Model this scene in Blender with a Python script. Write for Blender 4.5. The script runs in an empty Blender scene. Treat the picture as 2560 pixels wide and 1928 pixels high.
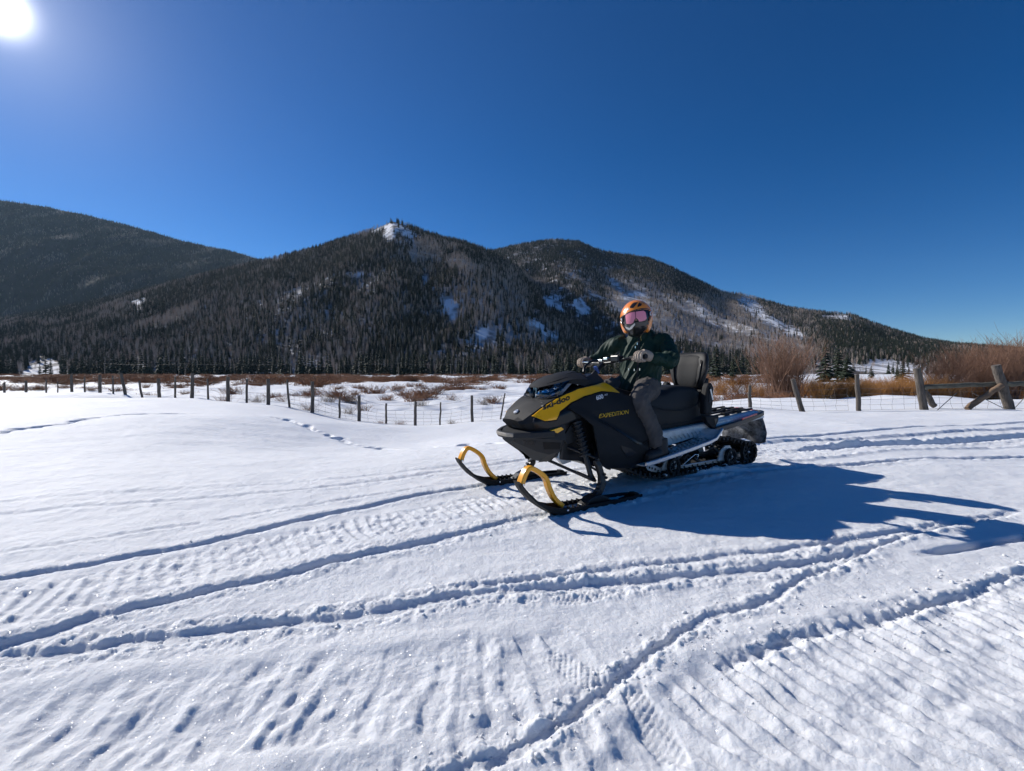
import bpy, bmesh, math, random
import numpy as np
from mathutils import Vector, Matrix
from mathutils.bvhtree import BVHTree
R = math.radians
random.seed(7); rng = np.random.default_rng(11)
scene = bpy.context.scene
# ------------------------------------------------------------------ camera
FPX, CXP, CYP, HOR = 1150.0, 1280.0, 964.0, 930.0
CAMZ = 1.0
PITCH = math.atan((CYP - HOR) / FPX)
cam_data = bpy.data.cameras.new('camera')
cam_data.sensor_width = 36.0; cam_data.lens = FPX / 2560 * 36.0
cam_data.clip_start = 0.05; cam_data.clip_end = 20000
camera = bpy.data.objects.new('camera', cam_data)
camera.location = (0, 0, CAMZ); camera.rotation_euler = (math.pi / 2 - PITCH, 0, 0)
scene.collection.objects.link(camera); scene.camera = camera
# ------------------------------------------------------------------ sky and sun
SUN_EL, SUN_AZ = R(29.0), R(-55)          # azimuth from +Y towards +X
SUN_DIR = Vector((math.sin(SUN_AZ) * math.cos(SUN_EL), math.cos(SUN_AZ) * math.cos(SUN_EL), math.sin(SUN_EL)))
GLOW_DIR = Vector((-.6540, .5978, .4637)).normalized()          # centre of the bright aureole round the sun
world = bpy.data.worlds.new('World'); scene.world = world; world.use_nodes = True
wn, wl = world.node_tree.nodes, world.node_tree.links
wn.clear()
sky = wn.new('ShaderNodeTexSky'); sky.sky_type = 'NISHITA'; sky.sun_disc = False
sky.sun_elevation = SUN_EL; sky.sun_rotation = SUN_AZ
sky.altitude = 2600; sky.air_density = 1.0; sky.dust_density = 0.12; sky.ozone_density = 3.2
bg = wn.new('ShaderNodeBackground'); bg.inputs['Strength'].default_value = 0.055
hs = wn.new('ShaderNodeHueSaturation'); hs.inputs['Saturation'].default_value = 1.30; hs.inputs['Hue'].default_value = .506; hs.inputs['Value'].default_value = 1.3
gm = wn.new('ShaderNodeGamma'); gm.inputs['Gamma'].default_value = 1.12
wl.new(sky.outputs[0], gm.inputs['Color']); wl.new(gm.outputs[0], hs.inputs['Color']); wl.new(hs.outputs[0], bg.inputs['Color'])
# sun glow and aureole added to the sky, right of the sun lamp's direction
tc = wn.new('ShaderNodeTexCoord')
nrm = wn.new('ShaderNodeVectorMath'); nrm.operation = 'NORMALIZE'; wl.new(tc.outputs['Generated'], nrm.inputs[0])
dp = wn.new('ShaderNodeVectorMath'); dp.operation = 'DOT_PRODUCT'; dp.inputs[1].default_value = GLOW_DIR
wl.new(nrm.outputs[0], dp.inputs[0])
ac = wn.new('ShaderNodeMath'); ac.operation = 'ARCCOSINE'; wl.new(dp.outputs['Value'], ac.inputs[0])
def wm(op, a, b):
    n = wn.new('ShaderNodeMath'); n.operation = op
    for i, v in ((0, a), (1, b)):
        if isinstance(v, (int, float)): n.inputs[i].default_value = v
        else: wl.new(v, n.inputs[i])
    return n.outputs[0]
def gauss(width, amp):
    q = wm('DIVIDE', ac.outputs[0], width); q = wm('MULTIPLY', q, q); q = wm('MULTIPLY', q, -1.0)
    return wm('MULTIPLY', wm('EXPONENT', q, 0.0), amp)
def expo(width, amp):
    q = wm('MULTIPLY', ac.outputs[0], -1.0 / width)
    return wm('MULTIPLY', wm('EXPONENT', q, 0.0), amp)
aur = wm('ADD', gauss(R(1.35), 3.0), expo(R(3.6), 0.40))
aur = wm('ADD', aur, expo(R(17), 0.085))
bg2 = wn.new('ShaderNodeBackground'); bg2.inputs['Color'].default_value = (1.0, 0.97, 0.93, 1); wl.new(aur, bg2.inputs['Strength'])
addw = wn.new('ShaderNodeAddShader'); wl.new(bg.outputs[0], addw.inputs[0]); wl.new(bg2.outputs[0], addw.inputs[1])
wout = wn.new('ShaderNodeOutputWorld'); wl.new(addw.outputs[0], wout.inputs['Surface'])
sun_data = bpy.data.lights.new('sun', 'SUN'); sun_data.energy = 5.0; sun_data.angle = R(0.53); sun_data.color = (1.0, 0.95, 0.88)
sun = bpy.data.objects.new('sun', sun_data); scene.collection.objects.link(sun)
sun.rotation_euler = (-SUN_DIR).to_track_quat('-Z', 'Y').to_euler()
sun.location = SUN_DIR * 60
scene.view_settings.view_transform = 'Standard'; scene.view_settings.look = 'None'
scene.view_settings.exposure = 0.12; scene.view_settings.gamma = 1.0
scene.view_settings.use_curve_mapping = False
scene.render.engine = 'CYCLES'
scene.cycles.max_bounces = 5; scene.cycles.diffuse_bounces = 2; scene.cycles.glossy_bounces = 2; scene.cycles.volume_bounces = 0
scene.cycles.use_adaptive_sampling = True; scene.cycles.adaptive_threshold = 0.02
scene.cycles.transparent_max_bounces = 12; scene.cycles.transmission_bounces = 4
scene.cycles.use_denoising = True
scene.cycles.caustics_reflective = False; scene.cycles.caustics_refractive = False

# ------------------------------------------------------------------ helpers
COL = scene.collection
def tag(o, label=None, cat=None, group=None, kind=None):
    if label: o['label'] = label
    if cat: o['category'] = cat
    if group: o['group'] = group
    if kind: o['kind'] = kind
    return o
def empty(name, loc=(0, 0, 0), rz=0.0, parent=None):
    o = bpy.data.objects.new(name, None); o.empty_display_size = 0.2
    o.location = loc; o.rotation_euler = (0, 0, rz); COL.objects.link(o)
    if parent: o.parent = parent
    return o
def link(name, me, parent=None, loc=None):
    o = bpy.data.objects.new(name, me); COL.objects.link(o)
    if parent: o.parent = parent
    if loc is not None: o.location = loc
    return o
def mesh(name, v, f, mat, smooth=False, auto=None):
    me = bpy.data.meshes.new(name); me.from_pydata([tuple(map(float, p)) for p in v], [], [tuple(map(int, q)) for q in f]); me.update()
    if mat: me.materials.append(mat)
    if smooth: me.polygons.foreach_set('use_smooth', [True] * len(me.polygons))
    if auto is not None: me.set_sharp_from_angle(angle=R(auto))
    return me
def obj(name, v, f, mat, parent=None, smooth=False, auto=None, loc=None):
    return link(name, mesh(name, v, f, mat, smooth, auto), parent, loc)
def fixn(me):
    bm = bmesh.new(); bm.from_mesh(me); bmesh.ops.recalc_face_normals(bm, faces=bm.faces); bm.to_mesh(me); bm.free()
def bevel(o, w, seg=2, ang=35):
    m = o.modifiers.new('bevel', 'BEVEL'); m.width = w; m.segments = seg; m.limit_method = 'ANGLE'; m.angle_limit = R(ang)
    m.harden_normals = False; return o
def solid(o, t, off=-1):
    m = o.modifiers.new('solid', 'SOLIDIFY'); m.thickness = t; m.offset = off; return o
def subs(o, n=1):
    m = o.modifiers.new('sub', 'SUBSURF'); m.levels = n; m.render_levels = n; return o

class MB:
    def __init__(s): s.v = []; s.f = []
    def add(s, v, f):
        o = len(s.v); s.v += [tuple(p) for p in v]; s.f += [tuple(i + o for i in q) for q in f]
    def box(s, c, d, M=None):
        x, y, z = (d[0] / 2, d[1] / 2, d[2] / 2)
        v = [Vector((sx * x, sy * y, sz * z)) for sz in (-1, 1) for sy in (-1, 1) for sx in (-1, 1)]
        if M is not None: v = [M @ p for p in v]
        v = [p + Vector(c) for p in v]
        s.add(v, [(0, 2, 3, 1), (4, 5, 7, 6), (0, 1, 5, 4), (2, 6, 7, 3), (0, 4, 6, 2), (1, 3, 7, 5)])
    def tube(s, path, r, n=8, cap=True, flat=1.0, up=None):
        P = [Vector(p) for p in path]; k = len(P)
        rr = r if isinstance(r, (list, tuple)) else [r] * k
        rings = []; prev = None
        for i in range(k):
            t = (P[min(i + 1, k - 1)] - P[max(i - 1, 0)])
            if t.length < 1e-9: t = Vector((0, 0, 1))
            t.normalize()
            if up is not None: a = Vector(up) - t * t.dot(Vector(up))
            elif prev is None: a = t.orthogonal()
            else: a = prev - t * t.dot(prev)
            if a.length < 1e-6: a = t.orthogonal()
            a.normalize(); prev = a; b = t.cross(a)
            rings.append([P[i] + a * (math.cos(2 * math.pi * j / n) * rr[i] * flat) + b * (math.sin(2 * math.pi * j / n) * rr[i]) for j in range(n)])
        v = [p for rg in rings for p in rg]
        f = [(i * n + j, i * n + (j + 1) % n, (i + 1) * n + (j + 1) % n, (i + 1) * n + j) for i in range(k - 1) for j in range(n)]
        if cap: f += [tuple(range(n))[::-1], tuple((k - 1) * n + j for j in range(n))]
        s.add(v, f)
    def rect(s, path, w, h, up=(0, 1, 0)):
        """sweep a rectangle: w along 'up', h across"""
        P = [Vector(p) for p in path]; k = len(P); v = []
        ww = w if isinstance(w, (list, tuple)) else [w] * k
        hh = h if isinstance(h, (list, tuple)) else [h] * k
        for i in range(k):
            t = (P[min(i + 1, k - 1)] - P[max(i - 1, 0)]).normalized()
            a = Vector(up) - t * t.dot(Vector(up)); a.normalize(); b = t.cross(a)
            for sa, sb in ((1, 1), (1, -1), (-1, -1), (-1, 1)): v.append(P[i] + a * (sa * ww[i] / 2) + b * (sb * hh[i] / 2))
        f = [(i * 4 + j, i * 4 + (j + 1) % 4, i * 4 + 4 + (j + 1) % 4, i * 4 + 4 + j) for i in range(k - 1) for j in range(4)]
        f += [(3, 2, 1, 0), tuple((k - 1) * 4 + j for j in range(4))]
        s.add(v, f)
    def lathe(s, prof, n=20, M=None):
        v = []; k = len(prof)
        for r, h in prof:
            for j in range(n):
                a = 2 * math.pi * j / n; p = Vector((r * math.cos(a), h, r * math.sin(a)))
                v.append(M @ p if M is not None else p)
        f = [(i * n + j, (i + 1) * n + j, (i + 1) * n + (j + 1) % n, i * n + (j + 1) % n) for i in range(k - 1) for j in range(n)]
        s.add(v, f)
    def loft(s, secs, closed=False, cap=True):
        n = len(secs[0]); k = len(secs); v = [p for q in secs for p in q]; f = []
        for i in range(k - 1):
            for j in range(n if closed else n - 1):
                f.append((i * n + j, i * n + (j + 1) % n, (i + 1) * n + (j + 1) % n, (i + 1) * n + j))
        if cap and closed: f += [tuple(range(n))[::-1], tuple((k - 1) * n + j for j in range(n))]
        s.add(v, f)
    def prism(s, poly, y0, y1):
        """polygon in (x,z), extruded along y"""
        n = len(poly); v = [(p[0], y0, p[1]) for p in poly] + [(p[0], y1, p[1]) for p in poly]
        f = [tuple(range(n)), tuple(range(2 * n - 1, n - 1, -1))] + [(j, j + n, (j + 1) % n + n, (j + 1) % n) for j in range(n)]
        s.add(v, f)
    def build(s, name, mat, parent=None, smooth=False, auto=None, loc=None):
        me = mesh(name, s.v, s.f, mat, smooth, None); fixn(me)
        if smooth: me.polygons.foreach_set('use_smooth', [True] * len(me.polygons))
        if auto is not None: me.set_sharp_from_angle(angle=R(auto))
        return link(name, me, parent, loc)

# numpy gradient noise
def _h(ix, iy, seed):
    n = (ix.astype(np.int64) * 374761393 + iy.astype(np.int64) * 668265263 + seed * 974711) & 0x7fffffff
    n = ((n ^ (n >> 13)) * 1274126177) & 0x7fffffff
    return (n ^ (n >> 16)) & 0xffff
def pn(x, y, seed=0):
    x = np.asarray(x, float); y = np.asarray(y, float)
    ix = np.floor(x); iy = np.floor(y); fx = x - ix; fy = y - iy
    u = fx * fx * fx * (fx * (fx * 6 - 15) + 10); w = fy * fy * fy * (fy * (fy * 6 - 15) + 10)
    def g(a, b):
        an = _h(ix + a, iy + b, seed) * (2 * math.pi / 65536); return np.cos(an) * (fx - a) + np.sin(an) * (fy - b)
    x0 = g(0, 0) * (1 - u) + g(1, 0) * u; x1 = g(0, 1) * (1 - u) + g(1, 1) * u
    return (x0 * (1 - w) + x1 * w) * 1.5
def fbm(x, y, oct=4, seed=0, gain=0.5):
    s = 0; a = 1.0; fq = 1.0
    for i in range(oct): s = s + a * pn(x * fq, y * fq, seed + i * 17); a *= gain; fq *= 2.03
    return s
def sstep(a, b, x):
    t = np.clip((x - a) / (b - a), 0, 1); return t * t * (3 - 2 * t)

# ------------------------------------------------------------------ materials
def new_mat(name):
    m = bpy.data.materials.new(name); m.use_nodes = True
    n = m.node_tree.nodes; l = m.node_tree.links
    return m, n, l, n['Principled BSDF']
def nd(n, t, **k):
    x = n.new(t)
    for a, b in k.items():
        if a in x.bl_rna.properties: setattr(x, a, b)
        else: x.inputs[a].default_value = b
    return x
def mat(name, col, rough=0.5, metal=0.0, var=0.0, scale=20.0, bump=0.0, bscale=60.0, spec=0.5, coat=0.0, col2=None, coord='Object', stretch=None, detail=4, bdist=0.01):
    m, n, l, p = new_mat(name)
    p.inputs['Base Color'].default_value = (*col, 1); p.inputs['Roughness'].default_value = rough
    p.inputs['Metallic'].default_value = metal; p.inputs['Specular IOR Level'].default_value = spec
    p.inputs['Coat Weight'].default_value = coat
    tcn = n.new('ShaderNodeTexCoord'); src = tcn.outputs[coord]
    if stretch:
        mp = nd(n, 'ShaderNodeMapping'); mp.inputs['Scale'].default_value = stretch; l.new(src, mp.inputs[0]); src = mp.outputs[0]
    if var or col2:
        nz = nd(n, 'ShaderNodeTexNoise', Scale=scale, Detail=float(detail), Roughness=0.6); l.new(src, nz.inputs['Vector'])
        cr = n.new('ShaderNodeValToRGB'); l.new(nz.outputs['Fac'], cr.inputs[0])
        c2 = col2 if col2 else tuple(max(0, c * (1 - var)) for c in col)
        c1 = col if col2 else tuple(min(1, c * (1 + var)) for c in col)
        cr.color_ramp.elements[0].position = 0.33; cr.color_ramp.elements[1].position = 0.67
        cr.color_ramp.elements[0].color = (*c2, 1); cr.color_ramp.elements[1].color = (*c1, 1)
        l.new(cr.outputs[0], p.inputs['Base Color'])
        rr = nd(n, 'ShaderNodeMapRange'); rr.inputs['To Min'].default_value = max(0, rough - 0.12); rr.inputs['To Max'].default_value = min(1, rough + 0.12)
        l.new(nz.outputs['Fac'], rr.inputs['Value']); l.new(rr.outputs[0], p.inputs['Roughness'])
    if bump:
        nb = nd(n, 'ShaderNodeTexNoise', Scale=bscale, Detail=5.0, Roughness=0.6); l.new(src, nb.inputs['Vector'])
        b = nd(n, 'ShaderNodeBump', Strength=bump, Distance=bdist); l.new(nb.outputs['Fac'], b.inputs['Height']); l.new(b.outputs[0], p.inputs['Normal'])
    return m
# ================================================================== GROUND
_cp = np.array([(0,0,0),(-2,2,0),(2,2,0),(0,4,0),(3,5,0),(-2.5,3.5,0),(6,7,-.02),(10,9,-.05),(5,2,0),(-5,3,0),(-4,-4,0),(4,-4,0),
 (16,14.8,-.21),(13.8,15.4,-.26),(11.9,15.8,-.32),(10.4,16.4,-.44),(8.7,17,-.30),(5,17.2,-.55),(-.3,17.4,-.77),(-2,17.2,-.92),(-3.2,17.2,-1.03),(-4.2,17.3,-1.0),(-5.5,17.5,-.93),(-6.8,17.8,-.84),(-8,18.2,-.63),(-9.3,18.6,-.5),(-10.6,19.2,-.386),(-12.2,20,-.34),(-15.4,21.8,-.29),(-19,23.8,-.34),(-24.3,27,-.35),(-30,30.2,-.42),(-36,33.6,-.5),
 (-10,9,-.06),(-14,14,-.13),(-7,12,-.16),(-22,20,-.25),(-1.5,12,-.52),(1,8,-.04),(3,9.5,-.12),(-2,6,-.06),(5,12,-.22),(-5,9,-.22),(-5,14.2,-.55),(2,14,-.62),(9,12,-.15),(13,11,-.1),
 (0,22,-1.12),(-8,24,-.95),(8,24,-.85),(15,22,-.38),(22,20,-.3),(-25,36,-.9),(0,35,-1.25),(20,35,-.95),(-38,46,-1.2),(38,40,-1.1),(0,60,-1.25),(-45,60,-1.25),(45,60,-1.25),
 (30,15,-.3),(60,20,-1),(-40,15,-.4),(-60,20,-.8),(-20,-20,-.2),(20,-20,-.2),(0,-40,-.6),(60,-40,-1),(-60,-40,-1)], float)
def _tps(d2): return np.where(d2 > 1e-12, d2 * np.log(np.maximum(d2, 1e-12)), 0)
_n = len(_cp); _K = _tps(((_cp[:, None, :2] - _cp[None, :, :2]) ** 2).sum(-1)) + np.eye(_n) * 2.0
_Pm = np.c_[np.ones(_n), _cp[:, :2]]
_A = np.block([[_K, _Pm], [_Pm.T, np.zeros((3, 3))]]); _w = np.linalg.solve(_A, np.r_[_cp[:, 2], 0, 0, 0])
def base_h(x, y):
    x = np.asarray(x, float); y = np.asarray(y, float); sh = x.shape; x = x.ravel(); y = y.ravel(); out = np.empty_like(x)
    for i in range(0, len(x), 100000):
        a, b = x[i:i + 100000], y[i:i + 100000]
        d2 = (a[:, None] - _cp[None, :, 0]) ** 2 + (b[:, None] - _cp[None, :, 1]) ** 2
        out[i:i + 100000] = _tps(d2) @ _w[:_n] + _w[_n] + _w[_n + 1] * a + _w[_n + 2] * b
    r = np.hypot(x, y); k = sstep(38, 62, r); out = out * (1 - k) + (-1.25) * k
    near = 1 - sstep(18, 30, y)
    out = out - .34 * np.exp(-(((x + 2.9 - .10 * (y - 9)) / 2.5) ** 2 + ((y - 10) / 3.4) ** 2)) + .06 * np.exp(-(((x + 7.5) / 3.5) ** 2 + ((y - 9) / 3.5) ** 2))
    out = out + 0.035 * fbm(x * .35, y * .35, 3, 5) * sstep(2, 7, r) * near
    marsh = sstep(20, 30, y)
    out = out + marsh * (0.30 * fbm(x * .16, y * .16, 4, 9) * (1 - sstep(60, 150, r) * .5)
                         - 0.30 * sstep(.25, .5, np.abs(pn(x * .05 + 3, y * .11, 31)) * -1 + .55))
    return out.reshape(sh)
def polydist(x, y, pts):
    """signed side distance and arc length to a polyline"""
    best = np.full(x.shape, 1e9); sd = np.zeros_like(x); al = np.zeros_like(x); acc = 0.0
    for (ax, ay), (bx, by) in zip(pts[:-1], pts[1:]):
        dx, dy = bx - ax, by - ay; L = math.hypot(dx, dy)
        t = np.clip(((x - ax) * dx + (y - ay) * dy) / (L * L), 0, 1)
        d = np.hypot(x - ax - t * dx, y - ay - t * dy); m = d < best
        best = np.where(m, d, best); sd = np.where(m, np.sign((x - ax) * dy - (y - ay) * dx) * d, sd); al = np.where(m, acc + t * L, al); acc += L
    return sd, al, acc
def spline(pts, k=6):
    P = [np.array(p, float) for p in pts]; P = [2 * P[0] - P[1]] + P + [2 * P[-1] - P[-2]]; out = []
    for i in range(1, len(P) - 2):
        for j in range(k):
            t = j / k; a, b, c, d = P[i - 1:i + 3]
            out.append(tuple(0.5 * ((2 * b) + (c - a) * t + (2 * a - 5 * b + 4 * c - d) * t * t + (3 * b - a - 3 * c + d) * t ** 3)))
    out.append(tuple(P[-2])); return out
# ski grooves: polyline, half width, depth, berm, roughness
GROOVES = [
 ([(-3.6,1.55),(-2.47,2.19),(-2.05,2.5),(-1.71,2.78),(-1.33,3.18),(-0.85,3.66),(-0.452,3.93),(0.517,4.51),(2.29,5.58)], .055, .055, .018, .5),
 ([(-2.6,1.15),(-1.87,1.65),(-1.72,1.82),(-1.45,2.02),(-1.17,2.22),(-0.78,2.51),(-0.3,2.82),(0.05,3.10),(1.02,3.68),(2.79,4.745)], .06, .055, .02, 1.),
 ([(-2.6,1.50),(-1.67,1.60),(-1.39,1.68),(-0.93,1.79),(-0.69,1.84),(-0.22,2.02),(0.2,2.1),(0.75,2.2),(1.25,2.3),(1.59,2.39),(2.08,2.58)], .055, .05, .022, 1.2),
 ([(-0.37,2.06),(0.21,2.22),(0.84,2.39),(1.71,2.61),(2.06,2.72),(2.66,2.93),(3.8,3.38)], .04, .035, .014, .9),
 ([(-0.4,0.95),(-0.18,1.10),(0.08,1.24),(0.29,1.42),(0.49,1.59),(0.72,1.78),(1.05,1.96),(1.69,2.36),(2.37,2.76),(3.73,3.33)], .026, .025, .016, 1.3),
 ([(0.62,1.50),(1.0,1.67),(1.36,1.79),(1.64,1.88),(2.09,2.06),(2.54,2.25),(3.3,2.55)], .026, .028, .018, 1.4),
 ([(2.18,2.49),(2.64,2.61),(3.1,2.76),(4.2,3.1)], .05, .07, .012, .2),
 ([(2.9,6.5),(3.85,7.0),(6.54,8.16),(10.91,9.78),(16,11.2)], .09, .085, .03, .5),
 ([(1.9,5.2),(3.12,5.77),(5.08,6.33),(8.11,7.26),(12,8.3)], .07, .06, .03, .8),
 ([(1.3,4.2),(2.47,4.60),(3.36,4.82),(4.67,5.17),(5.94,5.4),(9,6.2)], .06, .055, .03, .8),
 ([(-6,2.2),(-3.61,3.22),(-2.01,3.85),(-0.8,4.6),(0.3,5.3),(2.4,6.6)], .06, .018, .012, .6),
 ([(-6,2.9),(-3.4,3.75),(-1.9,4.3),(-0.7,4.95),(0.5,5.6),(2.5,6.9)], .08, .014, .01, .6),
 ([(-4,1.9),(-2.9,2.45),(-2.2,2.95),(-1.5,3.5),(-0.6,4.1)], .035, .010, .008, .8),
]
# track belt imprints: polyline, half width, sink, ripple amplitude, chunk amplitude, period
BELTS = [
 ([(-3.4,1.2),(-2.18,1.93),(-1.81,2.2),(-1.34,2.62),(-0.66,3.14),(-0.2,3.48),(0.77,4.1),(2.54,5.16)], .22, .006, .016, .024, .073),
 ([(1.2,4.42),(2.3,5.05),(3.9,5.75),(6.5,6.55),(10,7.6)], .26, .03, .034, .010, .073),
 ([(3.0,6.0),(4.5,6.6),(7,7.4),(11,8.7),(15,9.6)], .27, .03, .030, .012, .073),
 ([(-1.9,1.03),(-1.39,1.20),(-1.11,1.28),(-0.75,1.36),(-0.32,1.43),(0.07,1.50),(0.4,1.66)], .22, .008, .025, .008, .085),
 ([(-0.9,.78),(-.3,1.0),(.2,1.2),(.45,1.38)], .19, .004, .025, .008, .085),
 ([(0.2,0.7),(0.60,1.22),(1.02,1.48),(1.55,1.66),(2.2,1.86),(3.2,2.2)], .24, .012, .030, .004, .072),
 ([(0.75,0.5),(1.15,1.0),(1.6,1.3),(2.1,1.5),(3.2,1.8)], .34, .006, .030, .004, .072),
]
FOOT = spline([(-9.6,5.6),(-8.8,6.9),(-8.9,9.0),(-9.6,11.6),(-8.6,12.7),(-6.6,12.6),(-5.2,11.6),(-3.2,9.9),(-1.5,8.0),(-.2,7.1)], 30)
def snow_h(x, y):
    h = base_h(x, y); sh = x.shape; X = x.ravel(); Y = y.ravel(); D = np.zeros_like(X)
    r = np.hypot(X, Y); sel = np.where((r < 24) & (Y > -2))[0]; xs, ys = X[sel], Y[sel]
    wob = 0.012 * pn(xs * 3.1, ys * 3.1, 77) + 0.006 * pn(xs * 9, ys * 9, 78)
    dd = np.zeros_like(xs); belt_m = np.zeros_like(xs)
    for k, (pl, hw, sink, ra, ca, per) in enumerate(BELTS):
        P = np.array(pl); b = (xs > P[:, 0].min() - 1) & (xs < P[:, 0].max() + 1) & (ys > P[:, 1].min() - 1) & (ys < P[:, 1].max() + 1)
        i = np.where(b)[0]; sp = spline(pl, 3)
        sd, al, L = polydist(xs[i], ys[i], sp); sd = sd + 2.2 * wob[i]
        end = sstep(0, .25, al) * (1 - sstep(L - .3, L, al))
        m = (1 - sstep(hw * .82, hw * 1.08, np.abs(sd))) * end
        ph = al + .03 * pn(xs[i] * 3, ys[i] * 3, 40 + k) + .10 * sd
        sl = (ph / per) % 1.0
        rip = np.where(sl < .7, sl / .7, (1 - sl) / .3) - .5                     # saw tooth lug marks
        if k >= 3:
            an = pn(ph / per * .8 + 3 * k, sd / (.22 if k < 5 else .11), 140 + k) * 1.1 + pn(ph / per * 1.9, sd / .07, 150 + k) * .45
            rip = np.clip((.45 if k < 5 else .8) * rip + (.70 if k < 5 else .40) * an, -.30 if k < 5 else -.42, .6)
        if k == 0: rip = np.clip(rip, -.3, .5)
        amp = .55 + .9 * np.clip(pn(xs[i] * 2.2, ys[i] * 2.2, 50 + k) + .35, 0, 1.2)
        lat = .85 + .15 * np.cos(sd / hw * math.pi * 3)
        ch = .45 + .55 * fbm(xs[i] * 12, ys[i] * 12, 4, 60 + k, .62)
        brk = .5 + .5 * np.clip(fbm(xs[i] * 6, ys[i] * 6, 2, 65 + k) * 1.8, -1, 1)
        e = m * (-sink * .8 + .75 * ra * rip * amp * lat + .62 * ca * (ch - .4) * (.4 + .8 * brk))
        berm = np.exp(-((np.abs(sd) - hw * 1.18) / .045) ** 2) * end * sink * .7 * (1 + .8 * pn(xs[i] * 9, ys[i] * 9, 71)) * (0 if k == 0 else 1)
        dd[i] = np.where(m > .02, dd[i] * (1 - .5 * m) + e, dd[i]) + berm
        belt_m[i] = np.maximum(belt_m[i], m)
    for k, (pl, hw, dep, berm, ro) in enumerate(GROOVES):
        P = np.array(pl); b = (xs > P[:, 0].min() - .6) & (xs < P[:, 0].max() + .6) & (ys > P[:, 1].min() - .6) & (ys < P[:, 1].max() + .6)
        i = np.where(b)[0]; sp = spline(pl, 5)
        sd, al, L = polydist(xs[i], ys[i], sp); sd = sd + wob[i] * (.4 + ro)
        end = sstep(0, .3, al) * (1 - sstep(L - .3, L, al))
        mod = np.clip(1 + .35 * ro * pn(xs[i] * 2.5, ys[i] * 2.5, 90 + k), .3, 1.6) * end
        g = -(1 - sstep(hw * .40, hw * .92, np.abs(sd))) * dep * .45 * mod
        crumb = fbm(xs[i] * 13, ys[i] * 13, 4, 110 + k, .68)
        us = ((xs[i] - 1.2) * -.857 + (ys[i] - 4.36) * -.515) / 1.75; vs = ((xs[i] - 1.2) * .515 + (ys[i] - 4.36) * -.857) / .75
        if k < 2: g = g * (1 - .85 * np.exp(-(us ** 4 + vs ** 4)))
        bb = np.exp(-((np.abs(sd) - hw * 1.55) / (hw * .75)) ** 2) * berm * .45 * mod * np.clip(.55 + .55 * ro * crumb, 0, 2)
        near = np.exp(-(np.abs(sd) / (hw * 3.0)) ** 2) * ro * .0045 * crumb * end
        dd[i] += g + bb + near
    # animal prints
    acc = 0; fm = np.zeros_like(xs)
    far = np.where((ys > 4.5) & (ys < 14.5) & (xs < 1))[0]
    for j in range(0, len(FOOT) - 1, 4):
        fx, fy = FOOT[j]; fx += .09 * math.sin(j * 1.9); tx, ty = FOOT[j + 1]; a = math.atan2(ty - fy, tx - fx)
        u = (xs[far] - fx) * math.cos(a) + (ys[far] - fy) * math.sin(a); v = -(xs[far] - fx) * math.sin(a) + (ys[far] - fy) * math.cos(a)
        q = np.exp(-((u / .19) ** 4 + (v / .09) ** 4)); dd[far] -= .11 * q * (.7 + .3 * math.sin(j * 2.7))
    # boot prints on the packed snow near the camera
    for bx, by, ba, dp_ in ((.40, 1.29, 1.75, .008), (.22, 1.52, 2.3, .005), (.31, 2.02, .3, .006)):
        u = (xs - bx) * math.cos(ba) + (ys - by) * math.sin(ba); v = -(xs - bx) * math.sin(ba) + (ys - by) * math.cos(ba)
        w = .048 + .01 * np.cos(u * 22 + .6); q = (1 - sstep(.12, .145, np.abs(u))) * (1 - sstep(w * .85, w * 1.1, np.abs(v)))
        dd += q * (-dp_ + .0016 * np.sign(np.sin(u * 260) * np.sin(v * 210)) * (np.abs(v) < w))
    # soft wind relief and grain
    fade = 1 - sstep(8, 20, ys)
    dd += (.012 * fbm(xs * 1.3, ys * 2.2, 3, 21) * .8 + .003 * fbm(xs * 7, ys * 7, 3, 23) * (1 + 1.2 * belt_m) + .0011 * fbm(xs * 28, ys * 28, 2, 25)) * fade
    lump = np.clip(pn(xs * 9, ys * 9, 121) - .50, 0, 1); dd += .012 * lump * fade * (ys < 3.2)
    dd += .0012 * fbm(xs * 55, ys * 55, 2, 131) * (1 - sstep(2.5, 4, ys)) * (.6 + .8 * belt_m)
    foot = (ys > 4.5) | ((xs > 2.0) & (ys > 2.3)); dd = np.where((dd < 0) & ~foot, -.034 * np.tanh(-dd / .034), dd)
    D[sel] = dd
    return h + D.reshape(sh)
def grid_mesh(name, X, Y, Z, material, wrap=False):
    nr, nc = X.shape
    me = bpy.data.meshes.new(name); co = np.stack([X, Y, Z], -1).reshape(-1, 3).astype(np.float32)
    i = np.arange(nr - 1)[:, None] * nc; j = np.arange(nc if wrap else nc - 1)[None, :]; j2 = (j + 1) % nc
    q = np.stack([i + j, i + j2, i + nc + j2, i + nc + j], -1).reshape(-1, 4)
    me.vertices.add(len(co)); me.vertices.foreach_set('co', co.ravel())
    me.loops.add(q.size); me.loops.foreach_set('vertex_index', q.ravel().astype(np.int32))
    me.polygons.add(len(q)); me.polygons.foreach_set('loop_start', np.arange(0, q.size, 4, dtype=np.int32))
    me.polygons.foreach_set('use_smooth', np.ones(len(q), bool)); me.update(calc_edges=True); me.validate()
    me.materials.append(material); return me
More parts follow.
